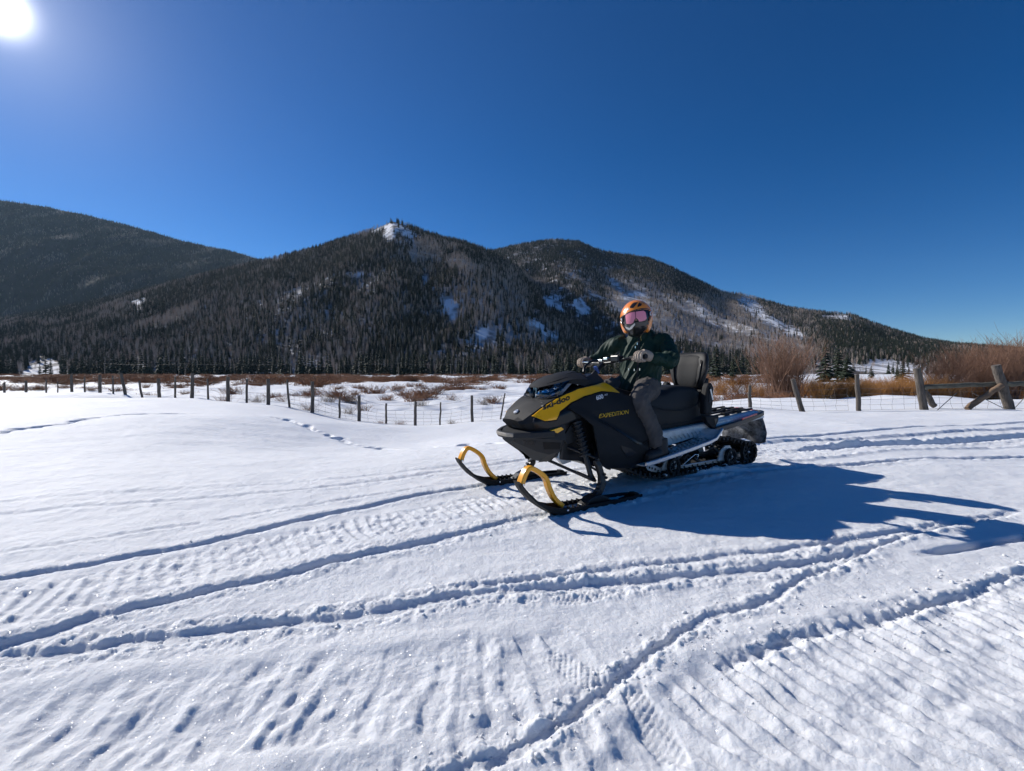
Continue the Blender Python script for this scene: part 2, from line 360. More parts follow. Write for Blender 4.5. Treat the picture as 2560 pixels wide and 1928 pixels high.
def snow_material():
    m, n, l, p = new_mat('snow')
    tcn = n.new('ShaderNodeTexCoord'); src = tcn.outputs['Object']
    p.inputs['Base Color'].default_value = (.80, .82, .85, 1); p.inputs['Roughness'].default_value = .75
    p.inputs['Specular IOR Level'].default_value = .25
    p.inputs['Subsurface Weight'].default_value = .55; p.inputs['Subsurface Radius'].default_value = (.9, 1.0, 1.1); p.inputs['Subsurface Scale'].default_value = .018
    n1 = nd(n, 'ShaderNodeTexNoise', Scale=70.0, Detail=7.0, Roughness=.75); l.new(src, n1.inputs['Vector'])
    n2 = nd(n, 'ShaderNodeTexNoise', Scale=9.0, Detail=4.0, Roughness=.6); l.new(src, n2.inputs['Vector'])
    b2 = nd(n, 'ShaderNodeBump', Strength=.35, Distance=.03); l.new(n2.outputs['Fac'], b2.inputs['Height'])
    b1 = nd(n, 'ShaderNodeBump', Strength=.7, Distance=.012); l.new(n1.outputs['Fac'], b1.inputs['Height']); l.new(b2.outputs[0], b1.inputs['Normal'])
    l.new(b1.outputs[0], p.inputs['Normal'])
    # crystal glints: facets with random tilt
    vo = nd(n, 'ShaderNodeTexVoronoi', Scale=330.0); l.new(src, vo.inputs['Vector'])
    sub = nd(n, 'ShaderNodeVectorMath', operation='SUBTRACT'); sub.inputs[1].default_value = (.5, .5, .5); l.new(vo.outputs['Color'], sub.inputs[0])
    sc = nd(n, 'ShaderNodeVectorMath', operation='SCALE'); sc.inputs['Scale'].default_value = 1.5; l.new(sub.outputs[0], sc.inputs[0])
    ad = nd(n, 'ShaderNodeVectorMath', operation='ADD'); l.new(sc.outputs[0], ad.inputs[0]); l.new(b2.outputs[0], ad.inputs[1])
    no = nd(n, 'ShaderNodeVectorMath', operation='NORMALIZE'); l.new(ad.outputs[0], no.inputs[0])
    gl = nd(n, 'ShaderNodeBsdfGlossy', Roughness=.16); l.new(no.outputs[0], gl.inputs['Normal'])
    mx = n.new('ShaderNodeMixShader'); mx.inputs[0].default_value = .009
    l.new(p.outputs[0], mx.inputs[1]); l.new(gl.outputs[0], mx.inputs[2])
    l.new(mx.outputs[0], n['Material Output'].inputs['Surface'])
    return m
SNOW = snow_material()
NR, NCOL = 860, 820
rr_ = np.r_[np.geomspace(.45, .85, 14)[:-1], np.geomspace(.85, 30, NR), np.geomspace(30.9, 90, 90), np.geomspace(93, 3200, 60)]
aa_ = np.r_[np.linspace(-58, 58, NCOL), np.linspace(62, 298, 60)] * math.pi / 180
RRg, AAg = np.meshgrid(rr_, aa_, indexing='ij')
GX, GY = RRg * np.sin(AAg), RRg * np.cos(AAg)
GZ = snow_h(GX, GY)
far_ = sstep(600, 3200, RRg); GZ = GZ - far_ * 3
ground = link('snow_ground', grid_mesh('snow_ground', GX, GY, GZ, SNOW, wrap=True))
# close the hole under the camera
tag(ground, 'wide sunlit snow field cut by snowmobile tracks and ski grooves', 'snow', kind='structure')
def gz(x, y): return float(base_h(np.array([x]), np.array([y]))[0])

# loose crumbs of snow thrown up along the tracks: far too many to count
_ico = bmesh.new(); bmesh.ops.create_icosphere(_ico, subdivisions=1, radius=1.0); _iv = np.array([v.co[:] for v in _ico.verts]); _if = [tuple(v.index for v in f.verts) for f in _ico.faces]; _ico.free()
cr_ = MB(); rc = random.Random(21)
for gi, cnt, spread in ((4, 260, .07), (5, 240, .08), (1, 110, .06), (2, 120, .06), (3, 60, .05), (0, 40, .04)):
    sp = spline(GROOVES[gi][0], 12); cx_, cy_ = [], []
    for q in range(cnt):
        a = sp[rc.randrange(len(sp) - 1)]; cx_.append(a[0] + rc.gauss(0, spread)); cy_.append(a[1] + rc.gauss(0, spread))
    zz = snow_h(np.array(cx_), np.array(cy_))
    for x, y, z in zip(cx_, cy_, zz):
        if y < .9 or y > 4: continue
        r = min(.010, .0030 * math.exp(rc.gauss(.15, .5))); k = _iv * np.array([rc.uniform(.7, 1.3), rc.uniform(.7, 1.3), rc.uniform(.6, 1.0)]) * (1 + .25 * np.array([rc.uniform(-1, 1) for _ in range(len(_iv))]))[:, None] * r
        cr_.add(k + np.array([x, y, z + r * .25]), _if)
crumbs = cr_.build('snow_crumbs', SNOW, None, True); tag(crumbs, 'loose crumbs of snow scattered along the tracks', 'snow', kind='stuff')
# ================================================================== MOUNTAINS
DS = 2560 / 2212.0
def ridge_fn(pts):
    a = np.array(pts, float) * DS
    t = (a[:, 0] - CXP) / FPX; e = (HOR - a[:, 1]) / FPX
    return lambda q: np.interp(q, t, e)
def inpoly(x, y, poly):
    c = np.zeros(x.shape, bool); n = len(poly)
    for i in range(n):
        (x0, y0), (x1, y1) = poly[i], poly[(i + 1) % n]
        c ^= ((y0 > y) != (y1 > y)) & (x < (x1 - x0) * (y - y0) / (y1 - y0 + 1e-12) + x0)
    return c
def to_px(x, y, z):
    c, s = math.cos(PITCH), math.sin(PITCH); dz = z - CAMZ; yy = y * c - dz * s; zz = y * s + dz * c
    return (CXP + FPX * x / yy) / DS, (CYP - FPX * zz / yy) / DS
# open snow clearings and aspen stands, outlined where they lie on the slopes
OPEN = [[(830,484),(850,478),(876,488),(914,511),(885,518),(862,508),(846,520),(824,518)],[(800,502),(815,492),(838,482),(832,490),(812,503)],
 [(908,600),(920,590),(928,612),(915,618)],[(945,640),(975,645),(990,668),(985,700),(960,672)],[(1020,715),(1050,700),(1066,722),(1070,742),(1035,742)],
 [(1138,690),(1150,685),(1175,705),(1215,730),(1180,735)],[(1235,650),(1258,640),(1282,680),(1250,688)],[(1168,640),(1205,635),(1222,668),(1185,672)],
 [(1316,604),(1330,602),(1345,632),(1390,630),(1400,645),(1350,650)],
 [(1588,650),(1605,640),(1635,648),(1660,680),(1700,700),(1755,728),(1700,722),(1640,692),(1610,668)],[(1500,680),(1560,702),(1640,726),(1560,708)],
 [(1815,800),(1820,788),(1865,790),(1875,772),(1930,780),(2010,786),(2010,806),(1870,806)],[(1770,680),(1830,678),(1845,690),(1800,688)],
 [(40,812),(62,782),(85,772),(120,778),(150,806),(120,814)],[(280,655),(310,640),(322,662),(300,672)]]
THIN = [[(1000,560),(1110,580),(1150,660),(1240,720),(1240,760),(1000,760),(960,640)],[(1300,590),(1480,640),(1760,730),(1760,760),(1480,720),(1320,680)],[(560,640),(700,620),(760,700),(620,760),(540,740)],[(850,520),(905,510),(910,560),(870,580)]]
ASPZ = [([(1300,590),(1400,600),(1480,610),(1600,660),(1700,720),(1900,770),(1700,795),(1540,760),(1400,710),(1310,660)], .93),
 ([(1010,590),(1110,575),(1150,650),(1120,740),(1040,730),(980,640)], .78),([(1100,720),(1230,700),(1260,770),(1100,770)], .7),
 ([(1560,628),(1640,640),(1640,655),(1560,650)], .95),([(1640,660),(1800,690),(1900,760),(1780,770),(1680,710)], .7),
 ([(480,620),(640,640),(700,700),(640,790),(300,790),(420,690)], .62),([(750,590),(860,590),(880,690),(760,700)], .62),([(1200,540),(1330,560),(1360,600),(1240,600)], .72),
 ([(100,720),(330,720),(330,775),(100,775)], .6),([(600,560),(860,500),(900,540),(700,580)], .4), ([(820,770),(1250,740),(1330,790),(1000,790)],.45)]
DENSE_DARK = [[(1100,540),(1230,515),(1560,625),(1480,640),(1380,590),(1300,590),(1150,560)],[(1760,690),(1990,730),(2100,790),(1800,770)]]
HILLS = {}
def hill(name, ridge, Y0, Y1, pw, t0, t1, treeh, amp, seed, label, mat_, back=.6):
    """terrain sheet: rises from the valley edge (depth Y0) to its ridge (depth Y1), falls away behind"""
    rf = ridge_fn(ridge); nt, ns = 520, 260
    T = np.linspace(t0, t1, nt); S = np.r_[np.linspace(0, 1, ns), np.linspace(1.02, 1.9, 30)]
    TT, SS = np.meshgrid(T, S)
    y0 = Y0(TT) if callable(Y0) else Y0; y1 = Y1(TT) if callable(Y1) else Y1
    def zf(tt, ss):
        a0 = Y0(tt) if callable(Y0) else Y0; a1 = Y1(tt) if callable(Y1) else Y1
        yy = a0 + (a1 - a0) * ss
        zr = CAMZ + a1 * rf(tt) - treeh
        g = np.where(ss <= 1, np.clip(ss, 0, 1) ** pw, 1 - back * (np.clip(ss, 1, 3) - 1) ** 1.3)
        xx = tt * yy
        env = np.sin(np.clip(ss, 0, 1) * math.pi) ** .8 * np.clip(zr, 0, 900)
        warp = .6 * fbm(xx / 500, yy / 500, 2, seed + 3)
        nz = (1 - 2 * np.abs(pn(xx / 260 + warp, yy / 900, seed))) * .6 + fbm(xx / 120 + warp, yy / 300, 3, seed + 5) * .35
        z = -3 + (zr + 3) * g + env * amp * nz
        lim = CAMZ + yy * rf(tt) - treeh                      # keep below the skyline
        return np.where(ss < 1, np.minimum(z, lim * (.995)), z), xx, yy
    Z, XX, YY = zf(TT, SS)
    me = grid_mesh(name, XX[:, ::-1], YY[:, ::-1], Z[:, ::-1], mat_)
    px, py = to_px(XX, YY, Z); cov = np.zeros_like(Z)
    wx, wy = 26 * fbm(XX / 60, YY / 90, 3, 94), 18 * fbm(XX / 60, YY / 90, 3, 95)
    for P in THIN: cov = np.where(inpoly(px + wx, py + wy, P), .35, cov)
    for P, w_ in ASPZ: cov = np.where(inpoly(px + wx, py + wy, P), np.maximum(cov, .22 * w_), cov)
    wx, wy = 5 * fbm(XX / 30, YY / 45, 2, 91), 4 * fbm(XX / 30, YY / 45, 2, 92)
    brk = sstep(-.35, .15, fbm(XX / 16, YY / 40, 3, 93))
    for P in OPEN: cov = np.where(inpoly(px + wx * 1.6, py + wy * 1.6, P), .20 + .8 * brk, cov)
    at_ = me.attributes.new('snow_cover', 'FLOAT', 'POINT'); at_.data.foreach_set('value', cov[:, ::-1].astype(np.float32).ravel())
    o = link(name, me); tag(o, label, 'mountain', kind='structure')
    HILLS[name] = (zf, t0, t1, Y0, Y1)
    return o
def hill_mat():
    m, n, l, p = new_mat('mountain_snow_floor')
    tcn = n.new('ShaderNodeTexCoord'); src = tcn.outputs['Object']
    nz = nd(n, 'ShaderNodeTexNoise', Scale=.03, Detail=6.0, Roughness=.65); l.new(src, nz.inputs['Vector'])
    cr = n.new('ShaderNodeValToRGB'); l.new(nz.outputs['Fac'], cr.inputs[0])
    e = cr.color_ramp.elements; e[0].position = .50; e[0].color = (.07, .06, .055, 1); e[1].position = .66; e[1].color = (.70, .72, .76, 1)
    at_ = n.new('ShaderNodeAttribute'); at_.attribute_name = 'snow_cover'; mx = n.new('ShaderNodeMix'); mx.data_type = 'RGBA'; mx.inputs['B'].default_value = (.82, .83, .86, 1)
    l.new(at_.outputs['Fac'], mx.inputs['Factor']); l.new(cr.outputs[0], mx.inputs['A'])
    l.new(mx.outputs['Result'], p.inputs['Base Color']); p.inputs['Roughness'].default_value = .9; p.inputs['Specular IOR Level'].default_value = .1
    return m
HM = hill_mat()
RA = [(-900,440),(-300,428),(0,433),(100,447),(200,467),(300,492),(400,521),(470,536),(520,546),(570,562),(640,600),(800,660)]
RB = [(-900,790),(-300,735),(0,688),(150,660),(300,628),(400,600),(480,582),(570,560),(640,545),(700,530),(760,510),(800,495),(830,483),(850,474),(875,481),(920,500),(960,512),(1000,520),(1060,540),(1120,575),(1200,640),(1290,710),(1400,770),(1500,800)]
RC = [(800,600),(960,560),(1060,541),(1120,526),(1200,515),(1250,520),(1300,540),(1350,548),(1400,556),(1450,575),(1500,600),(1560,628),(1600,633),(1650,646),(1700,661),(1780,672),(1830,674),(1870,690),(1930,710),(1990,728),(2050,738),(2130,745),(2212,750),(2500,765),(3000,780)]
def tpx(x): return (x * DS - CXP) / FPX
hill('far_mountain', RA, 1500, 2700, .9, tpx(-800), tpx(780), 8, .05, 3, 'dark shaded forested mountain on the left', mat('far_forest_floor', (.050, .046, .042), .95, col2=(.022, .022, .022), scale=.02, spec=.05))
yB1 = lambda t: 1250 + 150 * np.sin(np.asarray(t) * 3)
hill('central_mountain', RB, 400, yB1, 1.12, tpx(-850), tpx(1480), 9, .10, 8, 'forested mountain with a snow-capped peak in the centre', HM)
yC0 = lambda t: 520 - 120 * sstep(.3, 1.2, np.asarray(t)); yC1 = lambda t: 2000 - 700 * sstep(.2, 1.3, np.asarray(t))
hill('right_mountain', RC, yC0, yC1, 1.25, tpx(820), tpx(2900), 9, .07, 15, 'long forested ridge with pale aspen slopes sloping down to the right', HM)

# ------------------------------------------------------------------ tree shapes
BARK = mat('conifer_bark', (.06, .045, .035), .9)
NEEDLE = mat('conifer_needles', (.030, .042, .024), .8, col2=(.016, .025, .016), scale=.9, spec=.2)
NEEDLE2 = mat('conifer_needles_brown', (.045, .045, .025), .8, col2=(.020, .028, .018), scale=.9, spec=.2)
ASPEN = mat('aspen_bark', (.52, .41, .33), .9, col2=(.34, .27, .23), scale=1.5, spec=.15)
ASPEN2 = mat('aspen_bark_grey', (.56, .49, .43), .9, col2=(.38, .33, .29), scale=1.5, spec=.15)
def conifer_mesh(name, seed, whorls=13, per=7, spread=.17, nmat=NEEDLE):
    """unit height spruce: trunk and drooping branch sprays; returns (trunk mesh, crown mesh)"""
    rd = random.Random(seed); t = MB(); t.tube([(0, 0, -.03), (0, 0, .5), (0, 0, .97)], [.014, .009, .002], 5)
    c = MB()
    for w in range(whorls):
        f = w / (whorls - 1); z = .07 + .9 * f ** .92
        rad = spread * (1 - f) ** .8 * (.8 + .35 * rd.random()) + .012
        nb = max(3, int(per * (1 - .45 * f)))
        for k in range(nb):
            a = 2 * math.pi * (k + rd.random() * .8) / nb + w * 1.3; r = rad * (.65 + .5 * rd.random())
            dz = -r * (.35 + .25 * rd.random()); wd = r * .42 + .006
            ca, sa = math.cos(a), math.sin(a); zz = z + rd.uniform(-.015, .015)
            p0 = (0, 0, zz + .022); p1 = (ca * r * .55 - sa * wd, sa * r * .55 + ca * wd, zz + dz * .5); p2 = (ca * r, sa * r, zz + dz)
            p3 = (ca * r * .55 + sa * wd, sa * r * .55 - ca * wd, zz + dz * .5); p4 = (ca * r * .6, sa * r * .6, zz + dz * .2 + .02)
            c.add([p0, p1, p2, p3, p4], [(0, 1, 4), (0, 4, 3), (1, 2, 4), (4, 2, 3)])
    c.add([(.012, 0, .93), (-.008, .01, .93), (-.008, -.01, .93), (0, 0, 1.0)], [(0, 1, 3), (1, 2, 3), (2, 0, 3)])
    return mesh(name + '_trunk', t.v, t.f, BARK), mesh(name + '_crown', c.v, c.f, nmat)
def joined(name, parts):
    v = []; f = []; mi = []; mats = []
    for me in parts:
        o = len(v); v += [tuple(p.co) for p in me.vertices]; f += [tuple(i + o for i in p.vertices) for p in me.polygons]
        mats.append(me.materials[0]); mi += [len(mats) - 1] * len(me.polygons)
    m = bpy.data.meshes.new(name); m.from_pydata(v, [], f)
    for q in mats: m.materials.append(q)
    m.polygons.foreach_set('material_index', mi); m.update(); return m
def aspen_mesh(name, seed, n=26, am=ASPEN):
    rd = random.Random(seed); b = MB()
    b.tube([(0, 0, -.03), (.01, 0, .4), (0, .012, .95)], [.011, .008, .003], 3, cap=False)
    for k in range(n):
        z = .30 + .62 * (k / n) ** .9; a = k * 2.4 + rd.random(); L = (.19 * (1.1 - z) + .07) * (.7 + .6 * rd.random())
        ca, sa = math.cos(a), math.sin(a); e = (ca * L * .55, sa * L * .55, z + L * .95); m_ = (ca * L * .36, sa * L * .36, z + L * .38)
        b.tube([(0, 0, z), m_, e], [.0055, .0045, .0015], 3, cap=False)
        for q in range(3):
            a2 = a + rd.uniform(-1.1, 1.1); l2 = L * rd.uniform(.35, .6)
            b.tube([m_, (m_[0] + math.cos(a2) * l2 * .5, m_[1] + math.sin(a2) * l2 * .5, m_[2] + l2 * .9)], [.004, .0012], 3, cap=False)
    return mesh(name, b.v, b.f, am)
CON = [conifer_mesh('spruce%d' % i, 100 + i, whorls=[13, 11, 14, 12, 15][i], spread=[.16, .19, .13, .15, .17][i], nmat=NEEDLE if i % 2 == 0 else NEEDLE2) for i in range(5)]
ASP = [aspen_mesh('aspen%d' % i, 200 + i, am=ASPEN if i % 2 else ASPEN2) for i in range(4)]
forest_src = bpy.data.collections.new('forest_sources')      # not linked to the scene: shapes for the forest masses only
for i, (a, b) in enumerate(CON): forest_src.objects.link(bpy.data.objects.new('a_conifer%d' % i, joined('conifer%d' % i, (a, b))))
for i, a in enumerate(ASP): forest_src.objects.link(bpy.data.objects.new('b_aspen%d' % i, a))
def forest_nodes():
    ng = bpy.data.node_groups.new('forest', 'GeometryNodeTree')
    ng.interface.new_socket('Geometry', in_out='INPUT', socket_type='NodeSocketGeometry'); ng.interface.new_socket('Geometry', in_out='OUTPUT', socket_type='NodeSocketGeometry')
    n, l = ng.nodes, ng.links
    gi, go = n.new('NodeGroupInput'), n.new('NodeGroupOutput'); io = n.new('GeometryNodeInstanceOnPoints')
    ci = n.new('GeometryNodeCollectionInfo'); ci.inputs['Collection'].default_value = forest_src
    ci.inputs['Separate Children'].default_value = True; ci.inputs['Reset Children'].default_value = True
    def attr(nm, ty):
        a = n.new('GeometryNodeInputNamedAttribute'); a.data_type = ty; a.inputs['Name'].default_value = nm
        return [o for o in a.outputs if o.enabled][0]
    l.new(gi.outputs[0], io.inputs['Points']); l.new(ci.outputs[0], io.inputs['Instance']); io.inputs['Pick Instance'].default_value = True
    l.new(attr('kind_id', 'INT'), io.inputs['Instance Index']); l.new(attr('size', 'FLOAT_VECTOR'), io.inputs['Scale']); l.new(attr('turn', 'FLOAT_VECTOR'), io.inputs['Rotation'])
    l.new(io.outputs[0], go.inputs[0]); return ng
FN = forest_nodes()
def forest(name, P, size, kid, label):
    me = bpy.data.meshes.new(name); me.vertices.add(len(P)); me.vertices.foreach_set('co', np.asarray(P, np.float32).ravel())
    a = me.attributes.new('kind_id', 'INT', 'POINT'); a.data.foreach_set('value', np.asarray(kid, np.int32))
    w = size * rng.uniform(.85, 1.25, len(P)); a = me.attributes.new('size', 'FLOAT_VECTOR', 'POINT'); a.data.foreach_set('vector', np.stack([w, w, size], -1).astype(np.float32).ravel())
    tr = np.stack([rng.normal(0, .03, len(P)), rng.normal(0, .03, len(P)), rng.uniform(0, 6.28, len(P))], -1)
    a = me.attributes.new('turn', 'FLOAT_VECTOR', 'POINT'); a.data.foreach_set('vector', tr.astype(np.float32).ravel())
    me.update(); o = link(name, me); m = o.modifiers.new('forest', 'NODES'); m.node_group = FN
    tag(o, label, 'forest', kind='stuff'); return o
def plant(hname, count, hmin, hmax, fname, label, asp_base=.22, mid=None):
    zf, t0, t1, Y0, Y1 = HILLS[hname]
    t = rng.uniform(t0, t1, count * 5); s = rng.uniform(0.0, 1.0, count * 5) ** .8
    z, x, y = zf(t, s); keep = rng.uniform(0, 1, len(t)) < (y / y.max()) ** .55          # even cover over the ground
    t, s, x, y, z = (q[keep] for q in (t, s, x, y, z))
    px, py = to_px(x, y, z)
    ok = np.ones(len(t), bool)
    hp_ = 12 * 994 / y; jx, jy = rng.normal(0, 2.5, len(px)), rng.normal(0, 2, len(px))
    for io_, P in enumerate(OPEN):
        f1, f2 = (.90, .80) if io_ < 2 else (.80, .66)
        inside = inpoly(px + jx, py + jy, P); below = np.zeros(len(px), bool)
        for q in (.35, .7, .95): below |= inpoly(px + jx, py + jy - hp_ * q, P)
        ok &= ~((inside & (rng.uniform(0, 1, len(px)) < f1)) | (below & (rng.uniform(0, 1, len(px)) < f2)))
    cl = fbm(x / 140, y / 220, 3, 71); ok &= ~((cl > .5) & (rng.uniform(0, 1, len(px)) < .6))
    for P in THIN: ok &= ~(inpoly(px + rng.normal(0, 12, len(px)), py + rng.normal(0, 8, len(px)), P) & (rng.uniform(0, 1, len(px)) < .3))
    pa = asp_base + 1.3 * np.clip(fbm(x / 110 + 9, y / 200, 3, 72) - .05, 0, .6)
    for P, w in ASPZ: pa = np.where(inpoly(px + rng.normal(0, 7, len(px)), py + rng.normal(0, 5, len(px)), P), w, pa)
    for P in DENSE_DARK: pa = np.where(inpoly(px + rng.normal(0, 22, len(px)), py + rng.normal(0, 14, len(px)), P), .10, pa)
    asp = rng.uniform(0, 1, len(px)) < pa
    pale = np.zeros(len(px), bool)
    for P, w in ASPZ[:4]: pale |= inpoly(px + rng.normal(0, 10, len(px)), py + rng.normal(0, 7, len(px)), P)
    ok &= pale | (rng.uniform(0, 1, len(px)) < .62)
    sel = np.where(ok & (px > -250) & (px < 2500))[0]; rng.shuffle(sel); sel = sel[:count]
    size = rng.uniform(hmin, hmax, len(sel)) * np.where(asp[sel], .8, 1.0) * rng.choice([1, 1, 1, .6], len(sel))
    kid = np.where(asp[sel], 5 + rng.integers(0, 4, len(sel)), rng.integers(0, 5, len(sel)))
    return forest(fname, np.stack([x[sel], y[sel], z[sel] - .4], -1), size, kid, label)
plant('far_mountain', 42000, 11, 19, 'far_forest', 'dark conifer forest covering the shaded left mountain', .08)
plant('central_mountain', 85000, 8, 17, 'central_forest', 'mixed spruce and bare aspen forest on the snow-capped central mountain', .36)
plant('right_mountain', 95000, 8, 16, 'right_forest', 'spruce and pale bare aspen forest on the long right ridge', .38)
# ================================================================== TREES AT THE VALLEY EDGE
def place_spruce(x, y, h, var, label, group=None, w=1.0, name='spruce_tree'):
    z = gz(x, y); e = empty(name, (x, y, z - .1), random.uniform(0, 6.28)); e.scale = (h * w, h * w, h)
    link('trunk', CON[var][0], e); link('crown', CON[var][1], e)
    tag(e, label, 'spruce', group); return e
rs = random.Random(5)
for k in range(292):
    t = -1.17 + 1.80 * (k + rs.random() * .9) / 292; y = rs.choice([335, 350, 365, 380, 395]) + rs.uniform(-8, 8)
    if -1.08 < t < -.98 and rs.random() < .8: continue
    if .0 > t > -.22 and rs.random() < .35: continue
    h = rs.uniform(13, 22) if rs.random() < .8 else rs.uniform(5, 10)
    place_spruce(t * y, y, h, rs.randrange(5), 'dark spruce in the long row along the foot of the mountain', 'spruces along the foot of the mountain', rs.uniform(.9, 1.15))
def at(px, py, Y):
    """point at depth Y seen at source pixel px,py"""
    c, s = math.cos(PITCH), math.sin(PITCH); dx, dz = (px - CXP) / FPX, -(py - CYP) / FPX
    k = Y / (c + dz * s); return Vector((dx * k, Y, CAMZ + k * (-s + dz * c)))
for px, Y, h, w, var, lab in ((2063, 112, 9.5, 1.9, 0, 'broad dark spruce standing left in the clump right of the big bare willow'), (2094, 118, 9.8, 1.9, 2, 'tallest dark spruce in the middle of the clump behind the orange willows'),
        (2118, 108, 7.2, 2.0, 4, 'dark spruce at the right end of the clump behind the orange willows'), (2256, 95, 4.6, 2.1, 1, 'small spiky spruce in front of the snowy meadow on the right'),
        (2243, 210, 6.0, 1.3, 3, 'tiny dark spruce alone on the upper snowy meadow'), (1790, 150, 11.5, 1.7, 0, 'dark spruce just right of the passenger backrest'), (1832, 165, 9.5, 1.5, 2, 'smaller dark spruce between the backrest and the big bare willow'),
        (2178, 170, 5.0, 1.6, 1, 'short spruce at the left edge of the snowy meadow')):
    p = at(px, 930, Y); place_spruce(p.x, p.y, h, var, lab, None, w)
# ------------------------------------------------------------------ utility poles
POLE = mat('pole_wood', (.20, .17, .14), .85, var=.2, scale=3)
pole_tops = []
for k, (px, Y, h) in enumerate(((262, 322, 8.5), (463, 318, 8.5), (727, 315, 8.2), (996, 312, 8.6), (1127, 316, 8.0), (1262, 318, 8.2))):
    p = at(px, 935, Y); z = gz(p.x, p.y); e = empty('utility_pole', (p.x, p.y, z))
    m = MB(); m.tube([(0, 0, -.3), (0, 0, h)], [.19, .14], 8); m.build('post', POLE, e, True)
    m = MB(); m.box((0, 0, h - .6), (2.2, .14, .16)); m.build('crossarm', POLE, e)
    m = MB(); [m.tube([(q, 0, h - .52), (q, 0, h - .30)], [.06, .04], 6) for q in (-.95, 0, .95)]; m.build('insulators', POLE, e)
    tag(e, ['thin wooden utility pole farthest left at the foot of the mountain', 'thin wooden utility pole second from left before the dark spruces', 'thin wooden utility pole third from left before the dark spruces',
            'thin wooden utility pole left of the snowmobile nose', 'thin wooden utility pole just above the front ski tips', 'thin wooden utility pole nearest the snowmobile windshield'][k], 'pole')
    pole_tops.append((p.x, p.y, z + h - .3))
m = MB()
for a, b in zip(pole_tops[:-1], pole_tops[1:]):
    for dx in (-.9, .9):
        m.tube([(a[0] + (b[0] - a[0]) * t + dx, a[1] + (b[1] - a[1]) * t, a[2] + (b[2] - a[2]) * t - 4 * .9 * t * (1 - t)) for t in np.linspace(0, 1, 9)], .02, 3, cap=False)
tag(m.build('power_line', mat('wire_grey', (.12, .12, .12), .6)), 'thin sagging power line strung between the utility poles', 'power line')

# ================================================================== SHRUBS
def twig_mat(name, a, b): return mat(name, a, .85, col2=b, scale=2.0, spec=.2)
TW_GREY = twig_mat('willow_grey_brown', (.29, .165, .11), (.14, .08, .055))
TW_ORANGE = twig_mat('willow_orange', (.46, .23, .075), (.24, .115, .045))
TW_RED = twig_mat('willow_red_brown', (.36, .17, .085), (.18, .09, .05))
TW_DRY = twig_mat('dry_grass', (.30, .21, .12), (.14, .09, .05))
def bush(name, seed, stems, material, h=1.0, spread=.45, twigs=3, segs=5, r=.006, droop=.0, curl=.25):
    rd = random.Random(seed); b = MB()
    for i in range(stems):
        a = rd.uniform(0, 6.283); lean = rd.random() ** .8 * spread; L = h * rd.uniform(.55, 1.0) * (1 - .25 * lean)
        bx, by = rd.gauss(0, .10 * h * spread / .45), rd.gauss(0, .10 * h * spread / .45); path = []; ca, sa = math.cos(a), math.sin(a)
        w1, w2 = rd.uniform(-curl, curl), rd.uniform(-curl, curl)
        for s in range(segs + 1):
            t = s / segs; out = lean * (t + .35 * t * t) * L; side = w1 * t * t * L * .5
            path.append((bx + ca * out - sa * side, by + sa * out + ca * side, L * (t - droop * t * t * lean) + w2 * .06 * L * math.sin(t * 5)))
        b.tube(path, [r * (1 - .8 * s / segs) for s in range(segs + 1)], 3, cap=False)
        for q in range(twigs):
            t = rd.uniform(.3, .9); j = min(int(t * segs), segs - 1); p = Vector(path[j]).lerp(Vector(path[j + 1]), t * segs - j)
            a2 = a + rd.gauss(0, 1.1); l2 = L * rd.uniform(.14, .32); e = p + Vector((math.cos(a2) * l2 * .5, math.sin(a2) * l2 * .5, l2 * .85)); mid = p.lerp(e, .5) + Vector((rd.gauss(0, .02), rd.gauss(0, .02), -.02)) * L
            b.tube([p, mid, e], [r * .55, r * .4, r * .2], 3, cap=False)
    return mesh(name, b.v, b.f, material)
BIG = [bush('willow_big%d' % i, 300 + i, 270, TW_GREY, 1.0, .46, 6, 6, .0033) for i in range(3)]
ORG = [bush('willow_orange%d' % i, 320 + i, 170, TW_ORANGE, 1.0, .75, 4, 4, .0052, .1) for i in range(4)]
RED = [bush('willow_red%d' % i, 340 + i, 80, TW_RED, 1.0, .9, 3, 3, .014, .1) for i in range(4)]
DRY = [bush('grass_clump%d' % i, 360 + i, 70, TW_DRY if i else TW_RED, 1.0, .8, 1, 3, .007, .25) for i in range(2)]
def shrub(me, x, y, h, w, label, group=None, name='willow_shrub', part='branches', dz=-.12):
    e = empty(name, (x, y, gz(x, y) + dz), random.uniform(0, 6.28)); e.scale = (h * w, h * w, h); link(part, me, e); tag(e, label, 'shrub', group); return e
p = at(1956, 930, 34); shrub(BIG[0], p.x, p.y, 5.2, 1.05, 'large bare grey-brown willow fanning out behind the leaning fence post')
for px, Y, h, w, v, lab in ((2372, 37, 4.6, 1.1, 1, 'bare brown willow behind the heavy brace post and its log rail'), (2440, 40, 5.6, 1.0, 2, 'tall bare willow second in the thicket behind the log rail'), (2500, 36, 5.2, 1.1, 0, 'tall bare willow behind the leaning end post at right'),
        (2560, 38, 5.8, 1.1, 1, 'bare willow at the right edge of the thicket'), (2650, 36, 5.2, 1.2, 2, 'bare willow beyond the right end of the thicket')):
    p = at(px, 930, Y); shrub(BIG[v], p.x, p.y, h, w, lab)
rs = random.Random(8)
k = 0
for Y, x0, x1, n in ((33, 2030, 2390, 15), (38, 1880, 2600, 24), (45, 1770, 2560, 26)):
    for i in range(n):
        px = x0 + (x1 - x0) * (i + rs.random() * .8) / n; p = at(px, 930, Y + rs.uniform(-2, 2))
        if Y == 33 and px < 2010: continue
        shrub(ORG[k % 4], p.x, p.y, rs.uniform(1.5, 2.15), rs.uniform(.75, 1.1), 'orange-brown bushy willow in the thick band behind the right-hand fence', 'orange willows behind the right fence'); k += 1
